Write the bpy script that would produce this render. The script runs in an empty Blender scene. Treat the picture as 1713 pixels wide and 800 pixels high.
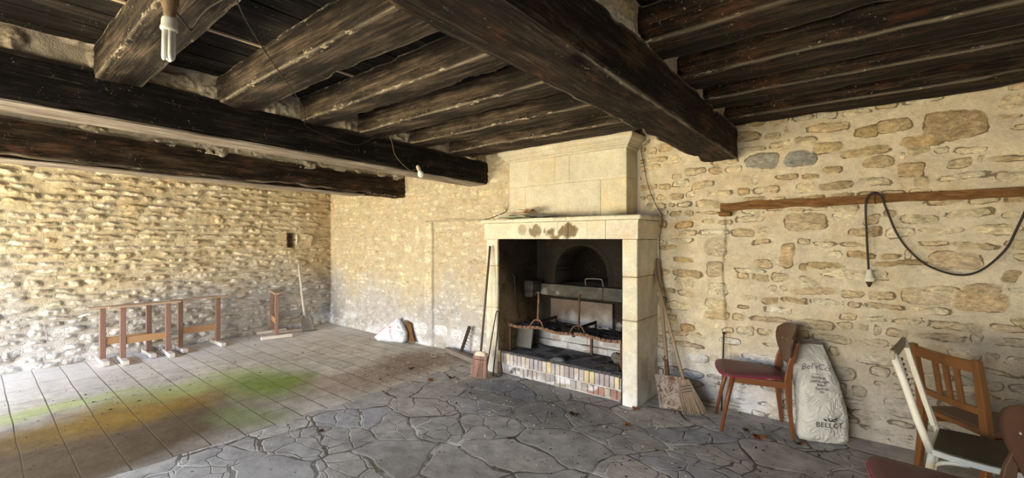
import bpy, bmesh, math, random
import numpy as np
from mathutils import Vector, Matrix, noise
R = math.radians
C = bpy.context.scene.collection
sc = bpy.context.scene

# ------------------------------------------------------------ camera, world, lights, exposure
cam_d = bpy.data.cameras.new('camera')
cam_d.sensor_width = 36.0
cam_d.lens = 727 / 1713 * 36
cam_d.clip_start = 0.02
cam = bpy.data.objects.new('camera', cam_d)
C.objects.link(cam)
cam.location = (0, 0, 1.5)
cam.rotation_euler = (R(90), 0, R(38.75))
sc.camera = cam

sc.view_settings.view_transform = 'Standard'
sc.view_settings.look = 'None'
sc.view_settings.gamma = 1
sc.view_settings.use_curve_mapping = False
sc.view_settings.exposure = EXPO = 0.42

w = bpy.data.worlds.new('sky')
sc.world = w
w.use_nodes = True
w.node_tree.nodes['Background'].inputs[0].default_value = (0.75, 0.85, 1.0, 1)
w.node_tree.nodes['Background'].inputs[1].default_value = 1.0

def area(name, loc, target, sx, sy, power, col):
    d = bpy.data.lights.new(name, 'AREA')
    d.shape = 'RECTANGLE'; d.size = sx; d.size_y = sy; d.energy = power; d.color = col
    o = bpy.data.objects.new(name, d); C.objects.link(o)
    o.location = loc
    o.rotation_euler = (Vector(target) - Vector(loc)).to_track_quat('-Z', 'Y').to_euler()
    return o
# sky lamps outside unseen rear openings; warm uplights and east fill lamp are added
COOL = (0.56, 0.72, 1.0); WARM = (1.0, 0.83, 0.52); NEUT = (1.0, 0.93, 0.80)
area('sky_light_west', (-5.6, -4.9, 3.4), (-6.3, 0.6, 0.0), 3.0, 2.6, 1250, COOL)
area('warm_uplight_west', (-5.4, -4.2, 0.05), (-6.2, 0.5, 2.4), 3.0, 2.6, 820, WARM)
area('sky_light_middle', (-1.6, -4.9, 3.3), (-1.6, 3.0, 0.0), 3.6, 2.4, 700, COOL)
area('warm_uplight_middle', (-1.7, -4.2, 0.05), (-2.2, 3.0, 2.4), 3.4, 2.6, 400, WARM)
area('fill_light_east', (4.9, 1.2, 1.7), (-2.0, 2.0, 1.6), 1.8, 1.4, 20, NEUT)  # added fill lamp; no window is known on this side

# ------------------------------------------------------------ helpers
def tag(o, label=None, cat=None, group=None, kind=None):
    if label: o['label'] = label
    if cat: o['category'] = cat
    if group: o['group'] = group
    if kind: o['kind'] = kind
    return o

def empty(name, loc=(0, 0, 0), rz=0.0, label=None, cat=None, group=None):
    o = bpy.data.objects.new(name, None); C.objects.link(o)
    o.location = loc; o.rotation_euler = (0, 0, rz); o.empty_display_size = 0.1
    return tag(o, label, cat, group)

def link_mesh(name, me, mat=None, parent=None, smooth=False):
    o = bpy.data.objects.new(name, me); C.objects.link(o)
    if mat is not None:
        for m in (mat if isinstance(mat, (list, tuple)) else [mat]): me.materials.append(m)
    if parent is not None: o.parent = parent
    if smooth: me.polygons.foreach_set('use_smooth', [True] * len(me.polygons))
    return o

def fin(name, bm, mat, parent=None, bevel=0.0, smooth=False, sub=0):
    me = bpy.data.meshes.new(name)
    bmesh.ops.recalc_face_normals(bm, faces=bm.faces[:])
    bm.to_mesh(me); bm.free()
    o = link_mesh(name, me, mat, parent, smooth)
    if bevel:
        b = o.modifiers.new('bevel', 'BEVEL'); b.width = bevel; b.segments = 2; b.limit_method = 'ANGLE'; b.angle_limit = R(35)
    if sub:
        s = o.modifiers.new('sub', 'SUBSURF'); s.levels = sub; s.render_levels = sub
    return o

def box(bm, x0, x1, y0, y1, z0, z1, mi=0, M=None):
    vs = [bm.verts.new((x, y, z)) for z in (z0, z1) for y in (y0, y1) for x in (x0, x1)]
    if M is not None:
        for v in vs: v.co = M @ v.co
    for f in ((0, 2, 3, 1), (4, 5, 7, 6), (0, 1, 5, 4), (2, 6, 7, 3), (0, 4, 6, 2), (1, 3, 7, 5)):
        bm.faces.new([vs[i] for i in f]).material_index = mi
    return vs

def bar(bm, p, q, wd, th, up=(0, 0, 1), w2=None, t2=None):
    p = Vector(p); q = Vector(q); d = (q - p).normalized(); u = Vector(up)
    s = d.cross(u)
    if s.length < 1e-4: s = d.cross(Vector((1, 0, 0)))
    s.normalize(); n = s.cross(d).normalized()
    w2 = wd if w2 is None else w2; t2 = th if t2 is None else t2
    vs = []
    for c, a, b in ((p, wd, th), (q, w2, t2)):
        for i, j in ((-1, -1), (1, -1), (1, 1), (-1, 1)):
            vs.append(bm.verts.new(c + s * (i * a / 2) + n * (j * b / 2)))
    for f in ((3, 2, 1, 0), (4, 5, 6, 7), (0, 1, 5, 4), (1, 2, 6, 5), (2, 3, 7, 6), (3, 0, 4, 7)):
        bm.faces.new([vs[i] for i in f])

def tube(bm, pts, r, n=10, cap=True, flat=1.0):
    pts = [Vector(p) for p in pts]
    rs = r if isinstance(r, (list, tuple)) else [r] * len(pts)
    prev = None; rings = []
    for i, p in enumerate(pts):
        d = (pts[min(i + 1, len(pts) - 1)] - pts[max(i - 1, 0)]).normalized()
        if prev is None:
            a = d.cross(Vector((0, 0, 1)))
            if a.length < 1e-3: a = d.cross(Vector((0, 1, 0)))
        else:
            a = prev - d * prev.dot(d)
        a.normalize(); prev = a; b = d.cross(a)
        rings.append([bm.verts.new(p + a * (math.cos(2 * math.pi * k / n) * rs[i]) + b * (math.sin(2 * math.pi * k / n) * rs[i] * flat)) for k in range(n)])
    for i in range(len(rings) - 1):
        for k in range(n):
            bm.faces.new((rings[i][k], rings[i][(k + 1) % n], rings[i + 1][(k + 1) % n], rings[i + 1][k]))
    if cap:
        bm.faces.new(rings[0][::-1]); bm.faces.new(rings[-1])

def spline(ctrl, n=8):
    P = [Vector(p) for p in ctrl]; P = [P[0] * 2 - P[1]] + P + [P[-1] * 2 - P[-2]]; out = []
    for i in range(1, len(P) - 2):
        for k in range(n):
            t = k / n; a, b, c, d = P[i - 1], P[i], P[i + 1], P[i + 2]
            out.append(0.5 * ((2 * b) + (c - a) * t + (2 * a - 5 * b + 4 * c - d) * t * t + (3 * b - a - 3 * c + d) * t ** 3))
    out.append(P[-2]); return out

def lathe(bm, prof, M=None, n=20):
    rings = []
    for r, z in prof:
        rings.append([bm.verts.new((r * math.cos(2 * math.pi * k / n), r * math.sin(2 * math.pi * k / n), z)) for k in range(n)])
    if M is not None:
        for rg in rings:
            for v in rg: v.co = M @ v.co
    for i in range(len(rings) - 1):
        for k in range(n):
            bm.faces.new((rings[i][k], rings[i][(k + 1) % n], rings[i + 1][(k + 1) % n], rings[i + 1][k]))
    bm.faces.new(rings[0][::-1]); bm.faces.new(rings[-1])

def lump(bm, c, rx, ry, rz, seed, rough=0.3, sub=2):
    r = bmesh.ops.create_icosphere(bm, subdivisions=sub, radius=1.0)
    for v in r['verts']:
        k = 1 + rough * noise.noise(v.co * 1.6 + Vector((seed * 7.3, seed, 0)))
        v.co = Vector((v.co.x * rx * k, v.co.y * ry * k, v.co.z * rz * k)) + Vector(c)
    return r['verts']

# numpy value noise
def vn(x, y, seed):
    T = np.random.default_rng(seed).random((256, 256))
    xi = np.floor(x).astype(int); yi = np.floor(y).astype(int)
    fx = x - xi; fy = y - yi
    fx = fx * fx * (3 - 2 * fx); fy = fy * fy * (3 - 2 * fy)
    a = T[yi & 255, xi & 255]; b = T[yi & 255, (xi + 1) & 255]
    c = T[(yi + 1) & 255, xi & 255]; d = T[(yi + 1) & 255, (xi + 1) & 255]
    return (a * (1 - fx) + b * fx) * (1 - fy) + (c * (1 - fx) + d * fx) * fy
def fbm(x, y, seed, o=3):
    s = 0; a = 1; t = 0
    for k in range(o):
        s = s + a * vn(x * 2 ** k, y * 2 ** k, seed + k); t += a; a *= 0.5
    return s / t
def sst(a, b, x):
    t = np.clip((x - a) / (b - a), 0, 1); return t * t * (3 - 2 * t)

def grid_mesh(name, P, mat, attrs, parent=None):
    nv, nu, _ = P.shape
    me = bpy.data.meshes.new(name)
    me.vertices.add(nu * nv); me.vertices.foreach_set('co', P.reshape(-1).astype(np.float32))
    i = np.arange((nv - 1) * (nu - 1)); r = i // (nu - 1); c = i % (nu - 1)
    a = r * nu + c
    q = np.stack([a, a + 1, a + nu + 1, a + nu], 1)
    me.loops.add(q.size); me.loops.foreach_set('vertex_index', q.reshape(-1).astype(np.int32))
    me.polygons.add(len(q)); me.polygons.foreach_set('loop_start', (np.arange(len(q)) * 4).astype(np.int32))
    me.polygons.foreach_set('use_smooth', np.ones(len(q), bool))
    for k, v in attrs.items():
        if v.ndim == 3:
            at = me.attributes.new(k, 'FLOAT_COLOR', 'POINT')
            rgba = np.ones((nu * nv, 4), np.float32); rgba[:, :3] = v.reshape(-1, 3)
            at.data.foreach_set('color', rgba.reshape(-1))
        else:
            at = me.attributes.new(k, 'FLOAT', 'POINT'); at.data.foreach_set('value', v.reshape(-1).astype(np.float32))
    me.update(calc_edges=True)
    return link_mesh(name, me, mat, parent)

def stone_field(name, O, U, V, N, W, H, res, seed, pitch, wid, gap, skip, relief, pal, mort, mat,
                extra=(), post=None, rough=0.006, warp=0.02, tilt=0.02, mort_h=0.004, parent=None, fade=None):
    """rubble masonry: irregular flat stones in courses standing out of rough mortar"""
    rng = np.random.default_rng(seed)
    O, U, V, N = (np.array(k, float) for k in (O, U, V, N))
    nu = int(W / res) + 1; nv = int(H / res) + 1
    u1 = np.linspace(0, W, nu); v1 = np.linspace(0, H, nv)
    uu, vv = np.meshgrid(u1, v1)
    wu = uu + warp * (fbm(uu * 7, vv * 9, seed + 1) - .5) * 2 + 0.008 * (vn(uu * 45, vv * 45, seed + 5) - .5)
    wv = vv + warp * .9 * (fbm(uu * 6 + 31, vv * 9, seed + 2) - .5) * 2 + 0.008 * (vn(uu * 45 + 9, vv * 45, seed + 6) - .5)
    sd = np.full(uu.shape, -0.06)
    mort = np.array(mort, float)
    mn = fbm(uu * 14, vv * 14, seed + 3)
    col = mort[None, None, :] * (0.86 + 0.28 * mn)[..., None]
    h = mort_h * (fbm(uu * 9, vv * 9, seed + 4) - .5) * 2 + 0.003 * (vn(uu * 60, vv * 60, seed + 7) - .5)
    fine = fbm(uu * 28, vv * 34, seed + 8) - .5
    stones = []
    v = 0.0
    while v < H + .05:
        ph = rng.uniform(*pitch); u = -rng.uniform(0, wid[1])
        while u < W + .05:
            sw = rng.uniform(*wid) * (1.25 if rng.random() < .2 else 1) * (0.6 if rng.random() < .25 else 1)
            if rng.random() > skip:
                hh = ph * rng.uniform(.62, 1.0)
                stones.append((u + sw / 2, v + ph / 2 + rng.normal(0, ph * .10), max(.012, sw / 2 - gap * rng.uniform(.3, .8)),
                               max(.012, hh / 2 - gap * rng.uniform(.25, .6)), None, rng.uniform(.35, 1), rng.normal(0, .05)))
            u += sw
        v += ph
    ex = [(e[0], e[1], e[2], e[3], e[4], e[5], e[6] if len(e) > 6 else 0.0) for e in extra]
    if ex:
        stones = [s for s in stones if not any(abs(s[0] - e[0]) < s[2] + e[2] - .01 and abs(s[1] - e[1]) < s[3] + e[3] - .008 for e in ex)]
        stones += ex
    pal = np.array(pal, float)
    for cu, cv, a, b, c, rel, ang in stones:
        m = 0.05
        i0 = max(0, int((cu - a - m) / res)); i1 = min(nu, int((cu + a + m) / res) + 2)
        j0 = max(0, int((cv - b - m) / res)); j1 = min(nv, int((cv + b + m) / res) + 2)
        if i0 >= i1 or j0 >= j1: continue
        S = (slice(j0, j1), slice(i0, i1))
        x = wu[S] - cu; y = wv[S] - cv
        xr = x * math.cos(ang) + y * math.sin(ang); yr = -x * math.sin(ang) + y * math.cos(ang)
        n = rng.uniform(2.3, 4.5); sk = rng.normal(0, .25)
        yr = yr * (1 + sk * xr / a * .5)
        d = (np.abs(xr / a) ** n + np.abs(yr / b) ** n + 1e-9) ** (1 / n)
        s = (1 - d) * min(a, b)
        cc = np.array(c) if c is not None else pal[rng.integers(len(pal))] * rng.uniform(.85, 1.12)
        f = 1.0 if fade is None else fade(cu, cv)
        rl = relief * rel * f
        prof = sst(-.002, min(.022, b * .7), s)
        hs = rl * prof + (rng.normal(0, tilt) * xr + rng.normal(0, tilt * 2.5) * yr) * prof * f + rough * 2 * fine[S] * prof * f
        k = sst(-.004, .004, s)
        up = s > sd[S]
        sd[S] = np.where(up, s, sd[S])
        h[S] = np.where(up & (s > -.004), np.maximum(h[S] * (1 - prof) + hs, h[S] * (1 - prof)), h[S])
        kk = (k * np.where(up, 1, 0))[..., None] * (0.35 + 0.65 * f)
        var = (0.9 + .5 * fine[S])[..., None]
        col[S] = col[S] * (1 - kk) + cc[None, None, :] * var * kk
    if post is not None: h, col, sd = post(uu, vv, h, col, sd)
    P = O + uu[..., None] * U + vv[..., None] * V + h[..., None] * N
    return grid_mesh(name, P, mat, {'Col': np.clip(col, 0, 1), 'sd': sd}, parent)

def hewn(name, L, wd, ht, seed, mat, parent=None, amp=0.012, seg=0.03, r=0.008, bow=None, hole=None):
    """rough-hewn timber, local x along its length, y across, z up from its underside; 'edge' marks the arrises"""
    n = max(2, int(L / seg)); k = 7
    sec = []
    def side(p, q):
        for i in range(k): t = i / k; sec.append((p[0] + (q[0] - p[0]) * t, p[1] + (q[1] - p[1]) * t, min(t, 1 - t) * 2))
    a = wd / 2
    side((-a, 0), (a, 0)); side((a, 0), (a, ht)); side((a, ht), (-a, ht)); side((-a, ht), (-a, 0))
    m = len(sec); co = []; ed = []
    for i in range(n + 1):
        x = L * i / n
        for (y, z, e) in sec:
            cy, cz = y, z - ht / 2
            near = min(a - abs(cy), ht / 2 - abs(cz)) < 1e-6 and e == 0
            if e == 0: cy *= 1 - r / a * .6; cz *= 1 - r / (ht / 2) * .6
            p = Vector((x * 1.1, y * 5 + seed * 3.1, z * 5))
            lo = noise.noise(p) * amp; hi = noise.noise(Vector((x * 7, y * 22 + seed, z * 22))) * amp * .45
            chip = 0
            if e < .35:
                cn = noise.noise(Vector((x * 4.5 + seed, y * 3, z * 3 + 9)))
                chip = max(0, cn - .1) * amp * 3.0
            s = 1 + (lo + hi - chip) / max(a, .03); s2 = 1 + (lo + hi - chip) / max(ht / 2, .03)
            wob = noise.noise(Vector((x * .6, seed * 5.7, 0))) * amp * 1.2
            bz = bow(x) if bow else 0
            co.append((x, cy * s + wob, cz * s2 + ht / 2 + bz)); ed.append(max(0, 1 - e * 2.2))
    faces = []
    for i in range(n):
        for j in range(m):
            faces.append((i * m + j, (i + 1) * m + j, (i + 1) * m + (j + 1) % m, i * m + (j + 1) % m))
    faces.append(tuple(range(m))); faces.append(tuple(n * m + j for j in range(m))[::-1])
    me = bpy.data.meshes.new(name); me.from_pydata(co, [], faces)
    at = me.attributes.new('edge', 'FLOAT', 'POINT'); at.data.foreach_set('value', ed)
    o = link_mesh(name, me, mat, parent, smooth=True)
    me.set_sharp_from_angle(angle=R(38))
    return o

# ------------------------------------------------------------ materials
class NT:
    def __init__(s, name, rough=.9, spec=.2):
        s.m = bpy.data.materials.new(name); s.m.use_nodes = True; s.t = s.m.node_tree; s.n = s.t.nodes; s.l = s.t.links
        s.b = s.n['Principled BSDF']; s.b.inputs['Roughness'].default_value = rough
        s.b.inputs['Specular IOR Level'].default_value = spec
        s.tc = s.n.new('ShaderNodeTexCoord')
    def node(s, t, **k):
        o = s.n.new(t)
        for a, v in k.items(): setattr(o, a, v)
        return o
    def put(s, inp, v):
        if hasattr(v, 'default_value') or isinstance(v, bpy.types.NodeSocket): s.l.new(v, inp)
        else:
            if isinstance(v, (tuple, list)) and len(v) == 3 and inp.type == 'RGBA': v = (*v, 1)
            inp.default_value = v
    def map(s, sc=(1, 1, 1), src=None, rot=(0, 0, 0), loc=(0, 0, 0)):
        m = s.node('ShaderNodeMapping'); s.l.new(src or s.tc.outputs['Object'], m.inputs[0])
        m.inputs['Scale'].default_value = sc; m.inputs['Rotation'].default_value = rot; m.inputs['Location'].default_value = loc
        return m.outputs[0]
    def noise(s, vec, scale, det=4, rough=.55, dist=0):
        n = s.node('ShaderNodeTexNoise'); s.l.new(vec, n.inputs['Vector'])
        n.inputs['Scale'].default_value = scale; n.inputs['Detail'].default_value = det
        n.inputs['Roughness'].default_value = rough; n.inputs['Distortion'].default_value = dist
        return n.outputs['Fac']
    def ramp(s, f, stops):
        r = s.node('ShaderNodeValToRGB'); s.l.new(f, r.inputs[0]); e = r.color_ramp.elements
        while len(e) < len(stops): e.new(.5)
        for q, (p, c) in zip(e, stops):
            q.position = p; q.color = (*c, 1) if isinstance(c, (tuple, list)) else (c, c, c, 1)
        return r.outputs[0]
    def mr(s, v, a, b, c=0.0, d=1.0):
        m = s.node('ShaderNodeMapRange'); m.clamp = True; s.l.new(v, m.inputs[0])
        for i, x in enumerate((a, b, c, d)): m.inputs[1 + i].default_value = x
        return m.outputs[0]
    def math(s, op, a, b=0.0, c=None):
        m = s.node('ShaderNodeMath', operation=op); s.put(m.inputs[0], a); s.put(m.inputs[1], b)
        if c is not None: s.put(m.inputs[2], c)
        return m.outputs[0]
    def mix(s, f, a, b, mode='MIX'):
        m = s.node('ShaderNodeMix', data_type='RGBA', blend_type=mode); s.put(m.inputs[0], f); s.put(m.inputs[6], a); s.put(m.inputs[7], b)
        return m.outputs[2]
    def attr(s, name, out='Color'):
        a = s.node('ShaderNodeAttribute', attribute_name=name); return a.outputs[out]
    def col(s, v): s.put(s.b.inputs['Base Color'], v)
    def bump(s, h, strength=.5, dist=.01):
        b = s.node('ShaderNodeBump'); s.l.new(h, b.inputs['Height']); b.inputs['Strength'].default_value = strength
        b.inputs['Distance'].default_value = dist; s.l.new(b.outputs[0], s.b.inputs['Normal'])
    def sep(s, v):
        x = s.node('ShaderNodeSeparateXYZ'); s.l.new(v, x.inputs[0]); return x.outputs

def plain(name, c, rough=.6, spec=.3, var=.25, scale=20, metal=0, bump=.15, dist=.003):
    t = NT(name, rough, spec); v = t.map(); f = t.noise(v, scale, 5)
    t.col(t.mix(f, tuple(k * (1 - var) for k in c), tuple(min(1, k * (1 + var)) for k in c)))
    t.b.inputs['Metallic'].default_value = metal
    if bump: t.bump(t.noise(v, scale * 3, 4), bump, dist)
    return t.m

def m_stone(name, crack=.75, pit=.5, bs=.55, cw=.0040, fine=.55):
    t = NT(name, .95, .1); o = t.map()
    c = t.attr('Col'); sd = t.attr('sd', 'Fac')
    f1 = t.noise(o, 42, 7, .7); f2 = t.noise(o, 9, 5, .65)
    on = t.mr(sd, -.001, .006)
    gs = t.map((1, 1, 2.2)); f3 = t.noise(gs, 24, 8, .75, .6)
    c = t.mix(1.0, c, t.mix(on, t.ramp(f1, [(.3, .86), (.7, 1.10)]), t.ramp(f3, [(.34, .52), (.48, .96), (.66, 1.34)])), 'MULTIPLY')
    c = t.mix(1.0, c, t.ramp(f2, [(.3, .88), (.7, 1.10)]), 'MULTIPLY')
    sp = t.math('MULTIPLY', t.mr(t.noise(o, 130, 2, .5), .68, .74), t.mr(t.noise(o, 4, 3), .45, .6))
    c = t.mix(t.math('MULTIPLY', sp, .5), c, (.20, .14, .08))
    # warmer and greyer drifts in the stone and lime
    c = t.mix(t.math('MULTIPLY', t.mr(t.noise(o, 4.2, 5, .7), .52, .66), .45), c, t.mix(1.0, c, (1.0, .84, .62), 'MULTIPLY'))
    ln = t.math('ABSOLUTE', t.math('ADD', sd, t.math('ADD', -.001, t.math('MULTIPLY', t.math('SUBTRACT', t.noise(o, 55, 3), .5), .010))))
    lw = t.mr(t.noise(o, 8.5, 4, .65), .43, .60, 0, cw)
    k = t.mr(t.math('SUBTRACT', lw, ln), 0, .0012)
    c = t.mix(t.math('MULTIPLY', k, crack), c, (.11, .075, .04))
    # hair cracks and scraped trowel marks, drawn out along the courses
    g = t.map((1, 1, 2.6)); w_ = t.noise(g, 7, 5, .62, .8)
    h = t.math('MULTIPLY', t.mr(t.math('ABSOLUTE', t.math('SUBTRACT', w_, .5)), .006, .0), t.mr(t.noise(o, 6, 3), .50, .58))
    c = t.mix(t.math('MULTIPLY', h, fine), c, (.16, .11, .06))
    on = t.mr(sd, .004, .012)
    p = t.math('MULTIPLY', t.math('MULTIPLY', t.mr(t.noise(o, 75, 3, .6), .60, .66), t.mr(t.noise(o, 5, 2), .48, .58)), on)
    c = t.mix(t.math('MULTIPLY', p, pit), c, (.20, .12, .05))
    t.col(c)
    t.bump(t.math('SUBTRACT', t.math('ADD', t.math('MULTIPLY', f1, 1.0), t.math('ADD', t.noise(o, 120, 3), t.math('MULTIPLY', f2, 1.6))), t.math('ADD', t.math('MULTIPLY', k, 1.5), t.math('MULTIPLY', h, .6))), bs, .012)
    return t.m

def m_timber(name, dark, mid, light, flake=(.50, .42, .30), fl=.0, fe=.12, ax=0, rust=0.0, thr=.70, line=.8):
    t = NT(name, .85, .22); s = [16, 16, 16]; s[ax] = .9
    o = t.map(); g = t.map(tuple(s)); s2 = [4, 4, 4]; s2[ax] = 1.3; g2 = t.map(tuple(s2))
    s3 = [70, 70, 70]; s3[ax] = 2.2; g3 = t.map(tuple(s3))
    gr = t.noise(g, 2.0, 9, .72, .3); big = t.noise(g2, 1.5, 5, .65); fi = t.noise(g3, 1.5, 6, .7)
    f = t.math('ADD', t.math('MULTIPLY', gr, .5), t.math('MULTIPLY', big, .5))
    c = t.ramp(f, [(.38, dark), (.50, mid), (.62, light)])
    c = t.mix(1.0, c, t.ramp(fi, [(.36, .35), (.64, 1.7)]), 'MULTIPLY')
    if rust: c = t.mix(t.math('MULTIPLY', t.mr(t.noise(g2, 2.1, 6, .7), .55, .66), rust), c, (.26, .10, .035))
    # pale scratches along the grain
    sc_ = t.math('MULTIPLY', t.mr(fi, .62, .68), t.mr(t.noise(o, 2.6, 5, .7), .50, .60))
    c = t.mix(t.math('MULTIPLY', sc_, .55), c, tuple(x * .7 for x in flake))
    e = t.attr('edge', 'Fac')
    s4 = [34, 34, 34]; s4[ax] = 11; nz = t.noise(t.map(tuple(s4)), 1.3, 8, .72)
    k = t.mr(t.math('SUBTRACT', nz, t.math('SUBTRACT', thr, t.math('MULTIPLY', e, fe))), 0, .02)
    k = t.math('MULTIPLY', k, t.mr(t.noise(o, 2.3, 4, .6), .47, .58, .0, 1))
    # worn, lime-stained arrises
    ek = t.math('MULTIPLY', t.mr(e, .62, .95), t.mr(t.noise(g, 1.1, 6, .7), .42, .56))
    c = t.mix(t.math('MULTIPLY', ek, line), c, tuple(x * .62 for x in flake))
    c = t.mix(k, c, flake)
    spk = t.math('MULTIPLY', t.mr(t.noise(o, 62, 4, .65), .63, .67), t.mr(t.noise(o, 3.4, 5, .7), .50, .62))
    c = t.mix(t.math('MULTIPLY', spk, .75), c, flake)
    if fl: c = t.mix(t.math('MULTIPLY', t.mr(t.noise(g2, 1.7, 6, .7), .5, .68), fl), c, tuple(x * .55 for x in flake))
    t.col(c)
    t.bump(t.math('ADD', t.math('ADD', t.math('MULTIPLY', gr, .8), fi), t.math('MULTIPLY', k, .35)), .9, .010)
    return t.m

def m_wood(name, dark, light, ax=0, rough=.5, sc=1.0):
    t = NT(name, rough, .35); s = [9 * sc] * 3; s[ax] = .9 * sc; s2 = [60 * sc] * 3; s2[ax] = 3 * sc
    a = t.noise(t.map(tuple(s)), 2.2, 5, .6, .6); b = t.noise(t.map(tuple(s2)), 2, 4)
    c = t.mix(t.math('ADD', t.math('MULTIPLY', a, .7), t.math('MULTIPLY', b, .3)), dark, light)
    t.col(c); t.bump(b, .15, .002); return t.m

M_RIGHT = m_stone('limestone_rubble_ochre', .75, .6)
M_LEFT = m_stone('limestone_rubble_rough', .5, .3, .8, .002, .3)
M_MID = m_stone('limestone_rubble_plastered', .5, .35, .6, .0015, .35)
M_DRESSED = m_stone('dressed_limestone', 0, .15, .25, .0, .12)
M_BEAM = m_timber('blackened_oak', (.006, .004, .003), (.024, .015, .009), (.085, .058, .034), ax=0, fe=.17, thr=.72, rust=.28)
M_BEAMU = m_timber('sooty_oak', (.0025, .002, .0015), (.006, .0045, .003), (.038, .028, .019), ax=0, fe=.06, thr=.73, line=.1)
M_JOIST = m_timber('grey_brown_oak', (.006, .0045, .003), (.024, .017, .011), (.115, .083, .052), ax=0, fe=.20, thr=.70, fl=.10)
M_JOISTR = m_timber('dark_brown_oak', (.004, .003, .002), (.013, .009, .006), (.060, .042, .025), ax=0, fe=.14, thr=.71, rust=.25, line=.6)
M_PLANK = m_timber('ceiling_boards', (.005, .004, .003), (.017, .013, .009), (.070, .052, .036), ax=1, fe=0, thr=.66)
M_PALEWOOD = m_wood('pale_lath', (.42, .30, .18), (.75, .58, .38), ax=1, rough=.8)
M_UNDERLIT = m_timber('lit_underside', (.13, .10, .075), (.30, .25, .20), (.50, .44, .36), ax=0, fe=.1, thr=.66)  # pale wood for beam undersides: bounced floor light put into the colour

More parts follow.
